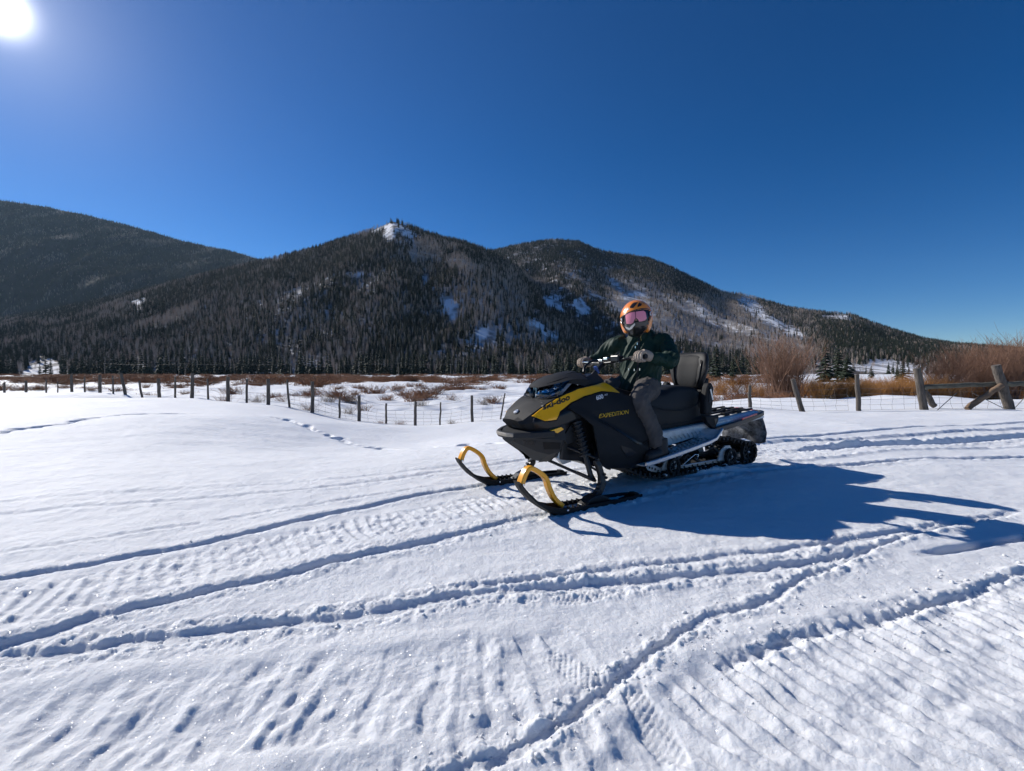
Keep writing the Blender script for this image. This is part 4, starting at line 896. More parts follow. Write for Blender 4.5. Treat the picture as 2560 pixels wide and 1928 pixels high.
# --- skis and front suspension
def bezpts(P, k=5): return [tuple(p) for p in spline(P, k)]
for sd in (1, -1):
    yc = sd * .487; side = 'ski'
    ski = empty('ski', parent=SLED)
    prof = [(.418, .262, .05), (.400, .232, .060), (.360, .180, .068), (.300, .118, .075), (.215, .058, .080), (.120, .018, .082), (.02, .000, .083), (-.15, -.008, .083), (-.40, -.006, .078), (-.60, .002, .066), (-.728, .012, .046)]
    rail = [.010, .012, .016, .022, .034, .044, .052, .056, .052, .042, .026]
    m = MB(); secs = []
    for (x, z, w), hr in zip(prof, rail):
        secs.append([(x, yc - w, z + hr), (x, yc - w, z), (x, yc - w * .35, z - .004), (x, yc - .016, z - .022 if -.6 < x < .2 else z - .008), (x, yc + .016, z - .022 if -.6 < x < .2 else z - .008), (x, yc + w * .35, z - .004), (x, yc + w, z), (x, yc + w, z + hr),
                     (x, yc + w - .012, z + hr), (x, yc + w - .014, z + .014), (x, yc, z + .012), (x, yc - w + .014, z + .014), (x, yc - w + .012, z + hr)])
    m.loft(secs, closed=True); o = m.build('ski_blade', BLK, ski, True, auto=30); bevel(o, .003)
    # ribs on the rails
    m = MB()
    for q in range(9):
        x = .03 - q * .045
        if -.33 < x < -.17: continue
        m.box((x, yc + .062, .044), (.006, .026, .034)); m.box((x, yc - .062, .044), (.006, .026, .034))
    m.build('rail_ribs', BLK, ski)
    lp = bezpts([(.392, .246), (.372, .300), (.345, .340), (.318, .352), (.285, .342), (.215, .296), (.180, .256), (.158, .195), (.115, .118), (.045, .052)], 4)
    m = MB(); m.rect([(x, yc, z) for x, z in lp], [.066 - .016 * abs(math.sin(i / len(lp) * math.pi)) for i in range(len(lp))], .033, up=(0, 1, 0)); bevel(m.build('ski_handle', ORY, ski, True, auto=40), .007, 3)
    for bx, bz, yy in ((.388, .252, .034), (.052, .040, .087)):
        for s2 in (1, -1):
            m = MB(); m.lathe([(0, .005), (.007, .004), (.009, 0), (.009, -.004)], 10, Matrix.Translation((bx, yc + s2 * yy, bz)) @ Matrix.Rotation(0 if s2 > 0 else math.pi, 4, 'Z')); m.build('bolt', CHR, ski)
    m = MB(); m.prism([(-.13, .03), (-.19, .075), (-.24, .092), (-.30, .092), (-.35, .070), (-.42, .03)], yc - .045, yc + .045); bevel(m.build('ski_saddle', STEEL, ski), .008)
    m = MB(); m.prism([(-.66, .020), (-.655, .055), (-.70, .050), (-.735, .022)], yc - .03, yc + .03); bevel(m.build('ski_heel', BLK, ski), .005)
    # spindle
    m = MB(); m.rect([(-.300, sd * .452, .345), (-.325, sd * .462, .300), (-.345, sd * .472, .225), (-.347, sd * .480, .165), (-.315, sd * .486, .115), (-.262, yc, .060)], [.034, .040, .036, .044, .050, .048], [.036, .046, .048, .056, .050, .044], up=(0, 1, 0)); bevel(m.build('spindle', STEEL, SLED), .006)
    for q, (x, y, z) in enumerate(((-.36, .485, .232), (-.375, .488, .205), (-.30, .495, .150), (-.285, .500, .120), (-.31, .470, .345))):
        m = MB(); m.lathe([(0, .014), (.012, .013), (.013, -.013), (0, -.014)], 8, Matrix.Translation((x, sd * y, z))); m.build('ball_joint', STEEL, SLED)
    for nm, a, b, r in (('lower_arm', (-.115, .10, .300), (-.290, .455, .185), .0125), ('lower_arm', (-.42, .16, .300), (-.300, .455, .182), .0125), ('upper_arm', (-.150, .22, .440), (-.318, .450, .352), .0115), ('upper_arm', (-.44, .26, .450), (-.322, .450, .350), .0115), ('tie_rod', (-.33, .10, .33), (-.372, .478, .222), .009), ('sway_bar_link', (-.20, .36, .245), (-.285, .44, .200), .008)):
        m = MB(); m.tube([(a[0], sd * a[1], a[2]), (b[0], sd * b[1], b[2])], r, 8); m.build(nm, STEEL, SLED, True, auto=50)
    # coil-over shock
    S = empty('shock_absorber', parent=SLED); a, b = Vector((-.232, sd * .312, .625)), Vector((-.292, sd * .420, .200))
    m = MB(); m.tube([a, a.lerp(b, .62)], .026, 12); m.build('shock_body', GREYP, S, True, auto=50)
    m = MB(); m.tube([a.lerp(b, .55), b], .021, 10); m.build('shock_shaft', STEEL, S, True, auto=50)
    d = (b - a).normalized(); u = d.orthogonal().normalized(); w = d.cross(u); path = []
    for q in range(7 * 14 + 1):
        t = q / (7 * 14); an = t * 7 * 2 * math.pi; path.append(a.lerp(b, .03 + .55 * t) + u * (math.cos(an) * .038) + w * (math.sin(an) * .038))
    m = MB(); m.tube(path, .0062, 6); m.build('spring', STEEL, S, True)
    for t in (.02, .60): m = MB(); m.tube([a.lerp(b, t - .012), a.lerp(b, t + .012)], .045, 14); m.build('spring_collar', STEEL, S, True, auto=50)

# --- tunnel, running boards, rear
def tz(x): return float(np.interp(x, [-2.86, -1.93, -1.26, -.9], [.585, .512, .470, .45]))
m = MB(); secs = []
for x in np.linspace(-.90, -2.84, 18):
    t = tz(x); lowz = float(np.interp(x, [-2.84, -2.3, -1.93, -1.28, -.9], [.52, .455, .425, .335, .29])); w = .262
    secs.append([(x, -w - .012, lowz), (x, -w, t - .012), (x, -w + .016, t), (x, w - .016, t), (x, w, t - .012), (x, w + .012, lowz), (x, w + .004, lowz), (x, w - .008, t - .018), (x, -w + .008, t - .018), (x, -w - .004, lowz)])
m.loft(secs, closed=True); m.build('tunnel', ALUW, SLED, True, auto=30)
m = MB(); secs = []
for x in np.linspace(-1.93, -2.835, 8):
    t = tz(x) + .004; secs.append([(x, -.20, t + .010), (x, -.24, t), (x, -.275, t - .05), (x, -.20, t - .01), (x, .20, t - .01), (x, .275, t - .05), (x, .24, t), (x, .20, t + .010)])
m.loft(secs, closed=True); bevel(m.build('tunnel_cover', WHITEP, SLED, True, auto=30), .004)
for sd in (1, -1):
    # scuffed embossed ribs on tunnel side
    m = MB()
    for q in range(9):
        x = -1.36 - q * .058; z = tz(x); m.rect([(x, sd * .273, z - .055), (x - .035, sd * .276, z - .095)], .004, .008, up=(0, 1, 0))
    m.build('tunnel_ribs', ALU, SLED)
    rb = empty('running_board', parent=SLED)
    bx = [-.80, -.95, -1.15, -1.42, -1.60, -1.70, -1.79, -1.83]; bz = [.262, .280, .308, .350, .380, .405, .455, .486]
    m = MB(); secs = []
    for x, z in zip(bx, bz):
        yo = .505 if x > -1.68 else float(np.interp(x, [-1.83, -1.68], [.475, .505]))
        secs.append([(x, sd * .268, z - .020), (x, sd * (yo - .03), z - .012), (x, sd * (yo - .03), z - .020), (x, sd * .268, z - .028)])
    m.loft(secs, closed=True); m.build('board_plate', ALUW, rb, True, auto=30)
    m = MB(); m.rect([(x, sd * (.498 if x > -1.68 else float(np.interp(x, [-1.83, -1.68], [.468, .498]))), z) for x, z in zip(bx, bz)], [.030] * 8, [.040, .040, .040, .040, .038, .034, .03, .02], up=(0, 1, 0)); bevel(m.build('board_edge', ALU, rb, True, auto=30), .008, 2)
    # grip teeth and drain holes
    m = MB(); m2 = MB()
    for q in range(30):
        x = -.98 - q * .0245; z = float(np.interp(-x, [-v for v in bx], bz)) - .012
        for j in range(4):
            y = .305 + j * .043
            if (q + j) % 2: m.box((x, sd * y, z + .004), (.012, .004, .012)); m.box((x - .009, sd * y, z + .004), (.003, .014, .012))
            else: m2.box((x, sd * y, z - .003), (.016, .026, .004))
    m.build('grip_teeth', ALU, rb); m2.build('drain_slots', STEEL, rb)
    # rear side rail / bumper
    m = MB(); m.rect([(-1.86, sd * .300, .430), (-1.95, sd * .312, .452), (-2.20, sd * .312, .478), (-2.50, sd * .308, .522), (-2.70, sd * .302, .556), (-2.79, sd * .285, .572)], .040, [.030, .050, .056, .054, .050, .044], up=(0, 1, 0)); bevel(m.build('rear_side_rail', STEEL, SLED, True, auto=30), .010, 2)
    m = MB(); m.rect([(-2.36, sd * .332, .533), (-2.62, sd * .326, .573)], .006, .014, up=(0, 1, 0)); m.build('red_reflector', REDP, SLED)
    m = MB(); m.prism([(-1.79, .590), (-2.00, .582), (-1.995, .540), (-1.945, .462), (-1.92, .462), (-1.83, .520)], sd * .268, sd * .318); bevel(m.build('backrest_bracket', BLK, SLED), .008)
    m = MB(); m.prism([(-1.92, .560), (-1.97, .558), (-1.945, .500)], sd * .318, sd * .322); m.build('bracket_window', STEEL, SLED)
m = MB(); m.rect([(-2.79, .285, .572), (-2.825, .24, .578), (-2.83, 0, .578), (-2.825, -.24, .578), (-2.79, -.285, .572)], .044, .040, up=(0, 0, 1)); bevel(m.build('rear_bumper', STEEL, SLED), .008, 2)
m = MB(); m.rect([(-2.80, y, .600 - abs(y) * .1) for y in np.linspace(-.22, .22, 9)], .030, .030, up=(0, 0, 1)); bevel(m.build('tail_light', REDP, SLED), .006)
m = MB()
for y in (-.16, -.05, .06, .17): m.rect([(-2.06, y, .540), (-2.10, y, .560), (-2.40, y, .590), (-2.44, y, .605), (-2.50, y, .592), (-2.78, y, .612)], .030, .016, up=(0, 1, 0))
for x in (-2.15, -2.45, -2.72): m.box((x, .005, tz(x) + .030), (.05, .36, .016))
for x, y in ((-2.30, .18), (-2.52, .17), (-2.30, -.16), (-2.52, -.16)): m.box((x, y, tz(x) + .036), (.09, .05, .030))
bevel(m.build('cargo_rack', BLK, SLED), .004)
# snow flap: a hanging rubber sheet, snow caked
def flap_mat():
    m, n, l, p = new_mat('snow_caked_flap'); tcn = n.new('ShaderNodeTexCoord')
    nz = nd(n, 'ShaderNodeTexNoise', Scale=9.0, Detail=8.0, Roughness=.75); l.new(tcn.outputs['Object'], nz.inputs['Vector']); cr = n.new('ShaderNodeValToRGB'); l.new(nz.outputs['Fac'], cr.inputs[0])
    e = cr.color_ramp.elements; e[0].position = .42; e[0].color = (.035, .036, .04, 1); e[1].position = .60; e[1].color = (.30, .31, .33, 1); l.new(cr.outputs[0], p.inputs['Base Color']); p.inputs['Roughness'].default_value = .45
    p.inputs['Transmission Weight'].default_value = .0; return m
m = MB(); m.loft([[(-2.815 - .02 * math.cos(y * 5), y, .55) for y in np.linspace(-.26, .26, 9)], [(-2.86 - .03 * math.cos(y * 5), y * 1.02, .46) for y in np.linspace(-.26, .26, 9)], [(-2.90 - .03 * math.cos(y * 5), y * 1.04, .35) for y in np.linspace(-.26, .26, 9)], [(-2.895 - .03 * math.cos(y * 5), y * 1.0, .235 + .02 * math.cos(y * 20)) for y in np.linspace(-.26, .26, 9)]])
solid(m.build('snow_flap', flap_mat(), SLED, True), .006)

# --- seat and passenger backrest
def seat_sec(x, top, wt, wb, zb):
    return (x, [(0, top), (wt * .55, top - .003), (wt * .86, top - .018), (wt, top - .055), (wt * 1.02, (top + zb) / 2), (wb, zb + .02), (wb * .95, zb)])
half_loft('seat', [seat_sec(-.80, .885, .10, .16, .70), seat_sec(-.88, .875, .13, .19, .60), seat_sec(-.98, .850, .150, .205, .55), seat_sec(-1.12, .822, .165, .212, .53), seat_sec(-1.28, .815, .172, .215, .52), seat_sec(-1.42, .835, .172, .215, .52), seat_sec(-1.50, .872, .170, .210, .52), seat_sec(-1.62, .885, .170, .205, .52), seat_sec(-1.80, .878, .168, .200, .52), seat_sec(-1.90, .860, .160, .190, .53), seat_sec(-1.94, .80, .14, .17, .55)], VINYL, sm=60)
m = MB()
for sd in (1, -1): m.tube([(x, sd * y, z) for x, y, z in bezpts([(-1.0, .172, .80), (-1.15, .190, .72), (-1.35, .215, .665), (-1.6, .222, .648), (-1.82, .205, .70), (-1.92, .17, .78)], 4)], .006, 6)
m.build('seat_piping', VINYLG, SLED, True)
half_loft('seat_base', [(-.95, [(0, .56), (.19, .56), (.205, .51), (.20, .47)]), (-1.4, [(0, .56), (.195, .56), (.21, .515), (.205, .485)]), (-1.75, [(0, .58), (.19, .58), (.205, .535), (.20, .505)]), (-1.97, [(0, .60), (.17, .60), (.20, .55), (.19, .515)])], BLK, sm=30, bev=.006)
BR = empty('passenger_backrest', parent=SLED)
def back_sec(z, xc, w, d, n=20):
    out = []
    for j in range(n):
        a = 2 * math.pi * j / n; cx_, sy_ = math.cos(a), math.sin(a); e = .68
        y = 1.07 * w * math.copysign(abs(sy_) ** e, sy_); x = d * math.copysign(abs(cx_) ** .7, cx_) + .045 * (y / .2) ** 2
        out.append((xc + x, y, z))
    return out
m = MB(); m.loft([back_sec(z, x, w, d) for z, x, w, d in ((.845, -1.975, .12, .03), (.86, -1.975, .155, .048), (.95, -1.985, .185, .055), (1.05, -2.00, .210, .055), (1.14, -2.015, .202, .050), (1.190, -2.025, .175, .042), (1.212, -2.03, .12, .025))], closed=True); m.build('backrest_pad', VINYL, BR, True, auto=60)
m = MB(); m.loft([back_sec(z, x, w, d) for z, x, w, d in ((.865, -1.963, .10, .040), (.90, -1.965, .122, .048), (.98, -1.975, .138, .050), (1.08, -1.99, .144, .048), (1.16, -2.005, .132, .042), (1.196, -2.015, .10, .026))], closed=True); m.build('backrest_inset', VINYLG, BR, True, auto=60)
m = MB()
for sd in (1, -1): m.tube([(-1.925 + .045 * (y / .2) ** 2 - (z - .86) * .13, sd * y, z) for y, z in ((.125, .87), (.150, .95), (.165, 1.05), (.158, 1.13))], [.006] * 4, 6)
m.build('pad_piping', BLKG, BR, True)
m = MB(); m.prism([(-1.85, .62), (-2.0, .62), (-2.03, .80), (-2.05, .95), (-2.01, .95), (-1.92, .80)], -.17, .17); bevel(m.build('backrest_mount', BLK, BR), .012)
for sd in (1, -1):
    m = MB(); m.prism([(-1.84, .60), (-1.935, .60), (-1.955, .70), (-1.965, .86), (-1.935, .905), (-1.895, .905), (-1.87, .86), (-1.835, .74)], sd * .215, sd * .285); bevel(m.build('grab_handle', BLK, BR), .016, 2)
    m = MB(); m.prism([(-1.88, .72), (-1.925, .72), (-1.94, .85), (-1.90, .87)], sd * .284, sd * .292); bevel(m.build('handle_trim', GREYP, BR), .004)
    m = MB(); m.rect([(-1.895, sd * .294, .845), (-1.935, sd * .294, .74)], .006, .018, up=(0, 1, 0)); m.build('handle_plate', ALU, BR)

# --- track and rear suspension
tp = []
def arc(cx, cz, r, a0, a1, n):
    return [(cx + r * math.cos(R(a0 + (a1 - a0) * i / n)), cz + r * math.sin(R(a0 + (a1 - a0) * i / n))) for i in range(n + 1)]
tp += arc(-2.636, .158, .118, 268, 90 - 12, 16)[::1] if False else []
loop = [(-1.30, .040), (-1.8, .038), (-2.3, .038), (-2.62, .040)] + arc(-2.640, .158, .118, -90, -282, 16)[1:] + [(-2.30, .345), (-2.06, .372), (-1.6, .385), (-1.1, .375)] + arc(-.80, .290, .09, 90, -60, 8)[::1] + [(-.88, .150), (-1.0, .095), (-1.15, .058)]
# resample the closed loop
LP = [Vector((p[0], 0, p[1])) for p in loop] + [Vector((loop[0][0], 0, loop[0][1]))]
cum = [0.0]
for a, b in zip(LP[:-1], LP[1:]): cum.append(cum[-1] + (b - a).length)
def on_loop(s):
    s %= cum[-1]; i = max(j for j in range(len(cum)) if cum[j] <= s); i = min(i, len(LP) - 2); t = (s - cum[i]) / max(1e-9, cum[i + 1] - cum[i]); return LP[i].lerp(LP[i + 1], t)
NLUG = 68; pitch = cum[-1] / NLUG
TR = empty('track', parent=SLED)
m = MB(); secs = []
for k in range(NLUG * 2):
    s = k * pitch / 2; p = on_loop(s); t = (on_loop(s + .01) - on_loop(s - .01)).normalized(); nrm_ = Vector((t.z, 0, -t.x))       # outward
    secs.append([p + Vector((0, y, 0)) + nrm_ * q for y, q in ((-.255, 0), (.255, 0), (.255, .012), (-.255, .012))])
secs.append(secs[0]); m.loft(secs, closed=True, cap=False)
m.build('belt', RUB, TR, True, auto=40)
m = MB(); mc = MB()
for k in range(NLUG):
    s = k * pitch; p = on_loop(s); t = (on_loop(s + .012) - on_loop(s - .012)).normalized(); nn = Vector((t.z, 0, -t.x)); M = Matrix((t, Vector((0, 1, 0)), nn)).transposed()
    for y0, w, hh in ((-.205, .09, .034), (-.075, .12, .030), (.075, .12, .030), (.205, .09, .034)) if k % 2 else ((-.14, .13, .034), (0, .10, .030), (.14, .13, .034)):
        m.box(p + nn * (.012 + hh / 2) + Vector((0, y0, 0)), (.014, w, hh), M)
    for y0 in (-.252, .252): m.box(p + nn * .016 + Vector((0, y0, 0)), (.030, .012, .034), M)
    if k % 3 == 0:
        for y0 in (-.135, .135): mc.box(p - nn * .006 + Vector((0, y0, 0)), (.02, .045, .02), M)
o = m.build('lugs', RUB, TR); o['kind'] = 'stuff'
mc.build('track_clips', STEEL, TR)
def wheel(x, y, z, r, parent=SLED, spokes=6, nm='idler_wheel'):
    W = empty(nm, parent=parent); sg = 1 if y > 0 else -1
    m = MB(); m.lathe([(r * .78, -.018), (r, -.018), (r, .018), (r * .78, .018)], 26, Matrix.Translation((x, y, z))); m.build('tyre', RUB, W, True, auto=40)
    m = MB(); m.lathe([(r * .66, -.010), (r * .79, -.012), (r * .79, .012), (r * .66, .010)], 26, Matrix.Translation((x, y, z)))
    m.lathe([(0, .014), (r * .22, .013), (r * .26, .006), (r * .26, -.012), (0, -.013)], 14, Matrix.Translation((x, y, z)))
    for q in range(spokes):
        a = 2 * math.pi * q / spokes + .3; ca, sa = math.cos(a), math.sin(a); m.rect([(x + ca * r * .2, y, z + sa * r * .2), (x + ca * r * .72, y, z + sa * r * .72)], .010, r * .17, up=(0, 1, 0))
    m.build('rim', GREYP, W, True, auto=40)
    m = MB(); m.lathe([(0, .010), (r * .10, .009), (r * .13, 0), (r * .13, -.004)], 10, Matrix.Translation((x, y + sg * .015, z)) @ Matrix.Rotation(0 if sg > 0 else math.pi, 4, 'Z')); m.build('hub_bolt', ALU, W, True)
for sd in (1, -1):
    wheel(-2.640, sd * .215, .160, .102); wheel(-2.334, sd * .225, .140, .082); wheel(-1.467, sd * .225, .130, .078); wheel(-2.027, sd * .20, .290, .055); wheel(-1.70, sd * .18, .165, .050, spokes=5)
    m = MB(); m.prism([(-1.13, .175), (-1.18, .110), (-1.32, .065), (-2.30, .062), (-2.62, .070), (-2.66, .130), (-2.60, .165), (-2.45, .125), (-2.25, .118), (-1.60, .108), (-1.36, .115), (-1.22, .165)], sd * .150, sd * .172); bevel(m.build('slide_rail', ALU, SLED), .004)
    m = MB()
    for x in (-1.20, -1.235, -1.275, -1.315, -1.60, -1.68, -1.80, -1.88, -2.0, -2.12, -2.2): m.lathe([(0, .002), (.011, .002), (.011, -.002)], 10, Matrix.Translation((x, sd * .172, .092 if x < -1.3 else .105 + (x + 1.3) * .3)))
    m.build('rail_holes', STEEL, SLED)
    m = MB(); m.prism([(-1.35, .10), (-1.40, .19), (-1.45, .235), (-1.53, .225), (-1.56, .15), (-1.62, .10)], sd * .172, sd * .186); bevel(m.build('wheel_bracket', ALUW, SLED), .004)
    m = MB(); m.prism([(-2.18, .10), (-2.22, .20), (-2.30, .250), (-2.38, .245), (-2.42, .19), (-2.46, .10)], sd * .172, sd * .190); bevel(m.build('wheel_bracket', ALUW, SLED), .004)
    for nm, a, b, r in (('swing_arm', (-1.50, .14, .31), (-1.95, .14, .11), .015), ('swing_arm', (-2.03, .16, .30), (-2.32, .16, .13), .016), ('rear_shock', (-1.70, .10, .12), (-2.02, .10, .28), .026), ('suspension_spring', (-1.86, .17, .18), (-1.84, .10, .22), .042)):
        m = MB(); m.tube([(a[0], sd * a[1], a[2]), (b[0], sd * b[1], b[2])], r, 10); m.build(nm, STEEL, SLED, True, auto=50)
    m = MB(); m.tube([(-1.60, sd * .20, .105), (-1.72, sd * .20, .17), (-1.80, sd * .20, .205), (-1.85, sd * .20, .20), (-1.83, sd * .20, .15)], .006, 6); m.build('torsion_spring', CHR if sd > 0 else STEEL, SLED, True)
m = MB(); m.tube([(-2.027, -.22, .29), (-2.027, .22, .29)], .014, 8); m.tube([(-2.64, -.23, .16), (-2.64, .23, .16)], .012, 8); m.tube([(-1.467, -.24, .13), (-1.467, .24, .13)], .010, 8); m.build('axles', STEEL, SLED)
# loose snow packed in the suspension
# --- handlebar
HB = empty('handlebar', parent=SLED)
m = MB(); m.tube(bezpts([(-.865, -.40, 1.098), (-.855, -.27, 1.10), (-.80, -.17, 1.095), (-.800, -.08, 1.090), (-.80, 0, 1.090), (-.80, .08, 1.095), (-.80, .17, 1.108), (-.855, .27, 1.128), (-.875, .42, 1.140)], 4), .0125, 8); m.build('bar', STEEL, HB, True)
m = MB(); m.tube([(-.60, 0, .93), (-.70, 0, 1.01), (-.79, 0, 1.085)], .022, 8); m.build('riser', STEEL, HB, True)
m = MB(); m.tube(bezpts([(-.62, -.07, 1.00), (-.66, -.10, 1.06), (-.74, -.09, 1.11), (-.80, -.05, 1.115), (-.80, .1, 1.13)], 4), .010, 7); m.build('cable', BLKG, HB, True)
for sd in (1, -1):
    m = MB(); m.tube([(-.852, sd * .26, 1.101 if sd < 0 else 1.127), (-.872, sd * .43, 1.097 if sd < 0 else 1.141)], .019, 10); m.build('grip', RUB, HB, True, auto=50)
    m = MB(); m.rect([(-.80, sd * .19, 1.11 if sd > 0 else 1.10), (-.79, sd * .26, 1.125 if sd > 0 else 1.105), (-.805, sd * .305, 1.13 if sd > 0 else 1.105)], .012, .016, up=(0, 0, 1)); bevel(m.build('lever', CHR if sd < 0 else STEEL, HB), .004)
m = MB(); m.box((-.80, .16, 1.125), (.07, .10, .06)); bevel(m.build('switch_block', BLKG, HB), .01)
m = MB(); m.box((-.80, -.06, 1.115), (.03, .09, .020)); m.box((-.795, .03, 1.13), (.025, .05, .022)); bevel(m.build('clamp', CHR, HB), .004)
m = MB(); m.box((-.70, .01, 1.03), (.02, .03, .07), Matrix.Rotation(R(30), 3, 'Y')); m.build('key_tether', mat('blue_tether', (.03, .08, .30), .5), HB)
# --- printing on the panels
def lettering(name, text, yf, org, ux, uz, size, mt, parent, shear=.25, sx=1.0, thick=.0015, bold=0.0, space=1.0):
    """text laid on the near-side surface: org (X,Z), ux = direction of writing, uz = up"""
    c = bpy.data.curves.new(name, 'FONT'); c.body = text; c.size = size; c.shear = shear; c.offset = bold; c.space_character = space; c.resolution_u = 3
    o = bpy.data.objects.new(name, c); COL.objects.link(o); dg = bpy.context.evaluated_depsgraph_get(); me = bpy.data.meshes.new_from_object(o.evaluated_get(dg)); bpy.data.objects.remove(o)
    bm = bmesh.new(); bm.from_mesh(me); bmesh.ops.triangulate(bm, faces=bm.faces)
    bmesh.ops.subdivide_edges(bm, edges=[e for e in bm.edges if e.calc_length() > .03], cuts=1)
    for v in bm.verts:
        a, b = v.co.x * sx, v.co.y; X = org[0] + ux[0] * a + uz[0] * b; Z = org[1] + ux[1] * a + uz[1] * b; v.co = (X, yf(X, Z), Z)
    bmesh.ops.recalc_face_normals(bm, faces=bm.faces)
    bm.to_mesh(me); bm.free(); me.materials.clear(); me.materials.append(mt); q = link(name, me, parent); solid(q, thick, 0); return q
hy2 = lambda x, z: hy(x, z) + .0085
sy2 = lambda x, z: sidey(x, z) + .0025
lettering('panel_lettering', 'ski-doo', hy2, (.030, .722), (-.945, .327), (.12, 1.0), .054, BLKPR, SLED, .18, 1.46, bold=.0018)
lettering('panel_lettering', '600', sy2, (-.412, .789), (-.985, .17), (.05, 1.0), .046, WHT, SLED, .1, 1.15, bold=.0012)
lettering('panel_lettering', 'ACE', sy2, (-.508, .820), (-.985, .17), (.05, 1.0), .016, WHT, SLED, .1, 1.2)
lettering('panel_lettering', 'EXPEDITION', sy2, (-.405, .648), (-.997, .072), (.03, 1.0), .046, YELPR, SLED, .28, 1.22, bold=.0004)

# snow carried on the running boards and packed round the suspension
ps = MB(); rp = random.Random(3)
for q in range(150):
    sd = 1 if q % 4 else -1; x = rp.uniform(-1.75, -1.15); z = float(np.interp(-x, [.80, .95, 1.15, 1.42, 1.60, 1.70, 1.79], [.262, .280, .308, .350, .380, .405, .455])) - .014
    r = .004 + .012 * rp.random() ** 2; y = sd * rp.uniform(.285, .46); ps.add(_iv * np.array([rp.uniform(.8, 1.8), rp.uniform(.8, 1.5), rp.uniform(.4, .8)]) * r + np.array([x, y, z]), _if)
for q in range(70):
    x = rp.uniform(-2.6, -1.25); r = .006 + .014 * rp.random() ** 2; ps.add(_iv * np.array([1.5, 1.2, .7]) * r + np.array([x, rp.uniform(.12, .24), .064]), _if)
ps.build('packed_snow', SNOW, SLED, True)
# ================================================================== RIDER (same local frame as the snowmobile)
RID_O = Vector((-1.10, .0, .30))
MS = Matrix.Translation(SLED_AT) @ Matrix.Rotation(SLED_RZ, 4, 'Z')
RIDER = empty('person', MS @ RID_O, SLED_RZ)
tag(RIDER, 'person in orange helmet, pink goggles and dark green jacket sitting astride the snowmobile', 'person')
JACK = mat('dark_green_shell_jacket', (.006, .026, .018), .66, var=.15, scale=4, bump=.25, bscale=26, bdist=.006, spec=.25)
PANT = mat('grey_brown_trousers', (.088, .080, .076), .85, var=.15, scale=7, bump=.3, bscale=24, bdist=.006, spec=.2)
BOOT = mat('black_boot', (.010, .010, .012), .6, bump=.2, bscale=60, bdist=.004)
SKIN = mat('skin', (.42, .22, .16), .5)
def knit():
    m, n, l, p = new_mat('knit_glove'); tcn = n.new('ShaderNodeTexCoord')
    wv = nd(n, 'ShaderNodeTexWave', Scale=36.0, Distortion=2.5, Detail=2.0); wv.inputs['Detail Scale'].default_value = 1.5; l.new(tcn.outputs['Object'], wv.inputs['Vector'])
    cr = n.new('ShaderNodeValToRGB'); l.new(wv.outputs['Fac'], cr.inputs[0]); e = cr.color_ramp.elements
    e[0].position = .05; e[0].color = (.20, .155, .125, 1); e[1].position = .42; e[1].color = (.46, .39, .32, 1)
    l.new(cr.outputs[0], p.inputs['Base Color']); p.inputs['Roughness'].default_value = .95; p.inputs['Specular IOR Level'].default_value = .1
    b = nd(n, 'ShaderNodeBump', Strength=.7, Distance=.004); l.new(wv.outputs['Fac'], b.inputs['Height']); l.new(b.outputs[0], p.inputs['Normal']); return m
GLOVE = knit()
def vnoise(co, seed, fq):
    return pn(co[:, 0] * fq + co[:, 2] * fq * .6, co[:, 1] * fq - co[:, 2] * fq * .8, seed)
def skin_of(name, mb, mt, voxel=.012, smooth=6, noise=(), parent=RIDER, off=RID_O):
    """closed tubes fused into one continuous surface"""
    me = mesh(name, mb.v, mb.f, mt); fixn(me); o = bpy.data.objects.new(name, me); COL.objects.link(o)
    r = o.modifiers.new('r', 'REMESH'); r.mode = 'VOXEL'; r.voxel_size = voxel
    if smooth: sm = o.modifiers.new('s', 'SMOOTH'); sm.iterations = smooth; sm.factor = .5
    dg = bpy.context.evaluated_depsgraph_get(); me2 = bpy.data.meshes.new_from_object(o.evaluated_get(dg)); bpy.data.objects.remove(o)
    n = len(me2.vertices); co = np.empty(n * 3); me2.vertices.foreach_get('co', co); co = co.reshape(-1, 3); no = np.empty(n * 3); me2.vertices.foreach_get('normal', no); no = no.reshape(-1, 3)
    for fn in noise: co = co + no * fn(co)[:, None]
    co = co - np.array(off); me2.vertices.foreach_set('co', co.ravel()); me2.materials.clear(); me2.materials.append(mt)
    me2.polygons.foreach_set('use_smooth', [True] * len(me2.polygons)); me2.update(); return link(name, me2, parent)
def ell(m, secs, n=18):
    """secs: (centre, halfwidth along side axis, halfdepth along fwd axis, yaw)"""
    rings = []
    for c, hw, hd, yaw in secs:
        f = Vector((math.cos(yaw), math.sin(yaw), 0)); s = Vector((-math.sin(yaw), math.cos(yaw), 0)); c = Vector(c)
        rings.append([c + s * (hw * math.copysign(abs(math.sin(a)) ** .85, math.sin(a))) + f * (hd * math.copysign(abs(math.cos(a)) ** .85, math.cos(a))) for a in (2 * math.pi * j / n for j in range(n))])
    m.loft(rings, closed=True)
def ball(m, c, r, sx=1, sy=1, sz=1, n=14):
    secs = []
    for i in range(1, n):
        a = math.pi * i / n; secs.append([(c[0] + r * sx * math.sin(a) * math.cos(2 * math.pi * j / 16), c[1] + r * sy * math.sin(a) * math.sin(2 * math.pi * j / 16), c[2] - r * sz * math.cos(a)) for j in range(16)])
    m.loft(secs, closed=True)
Y30 = R(30)
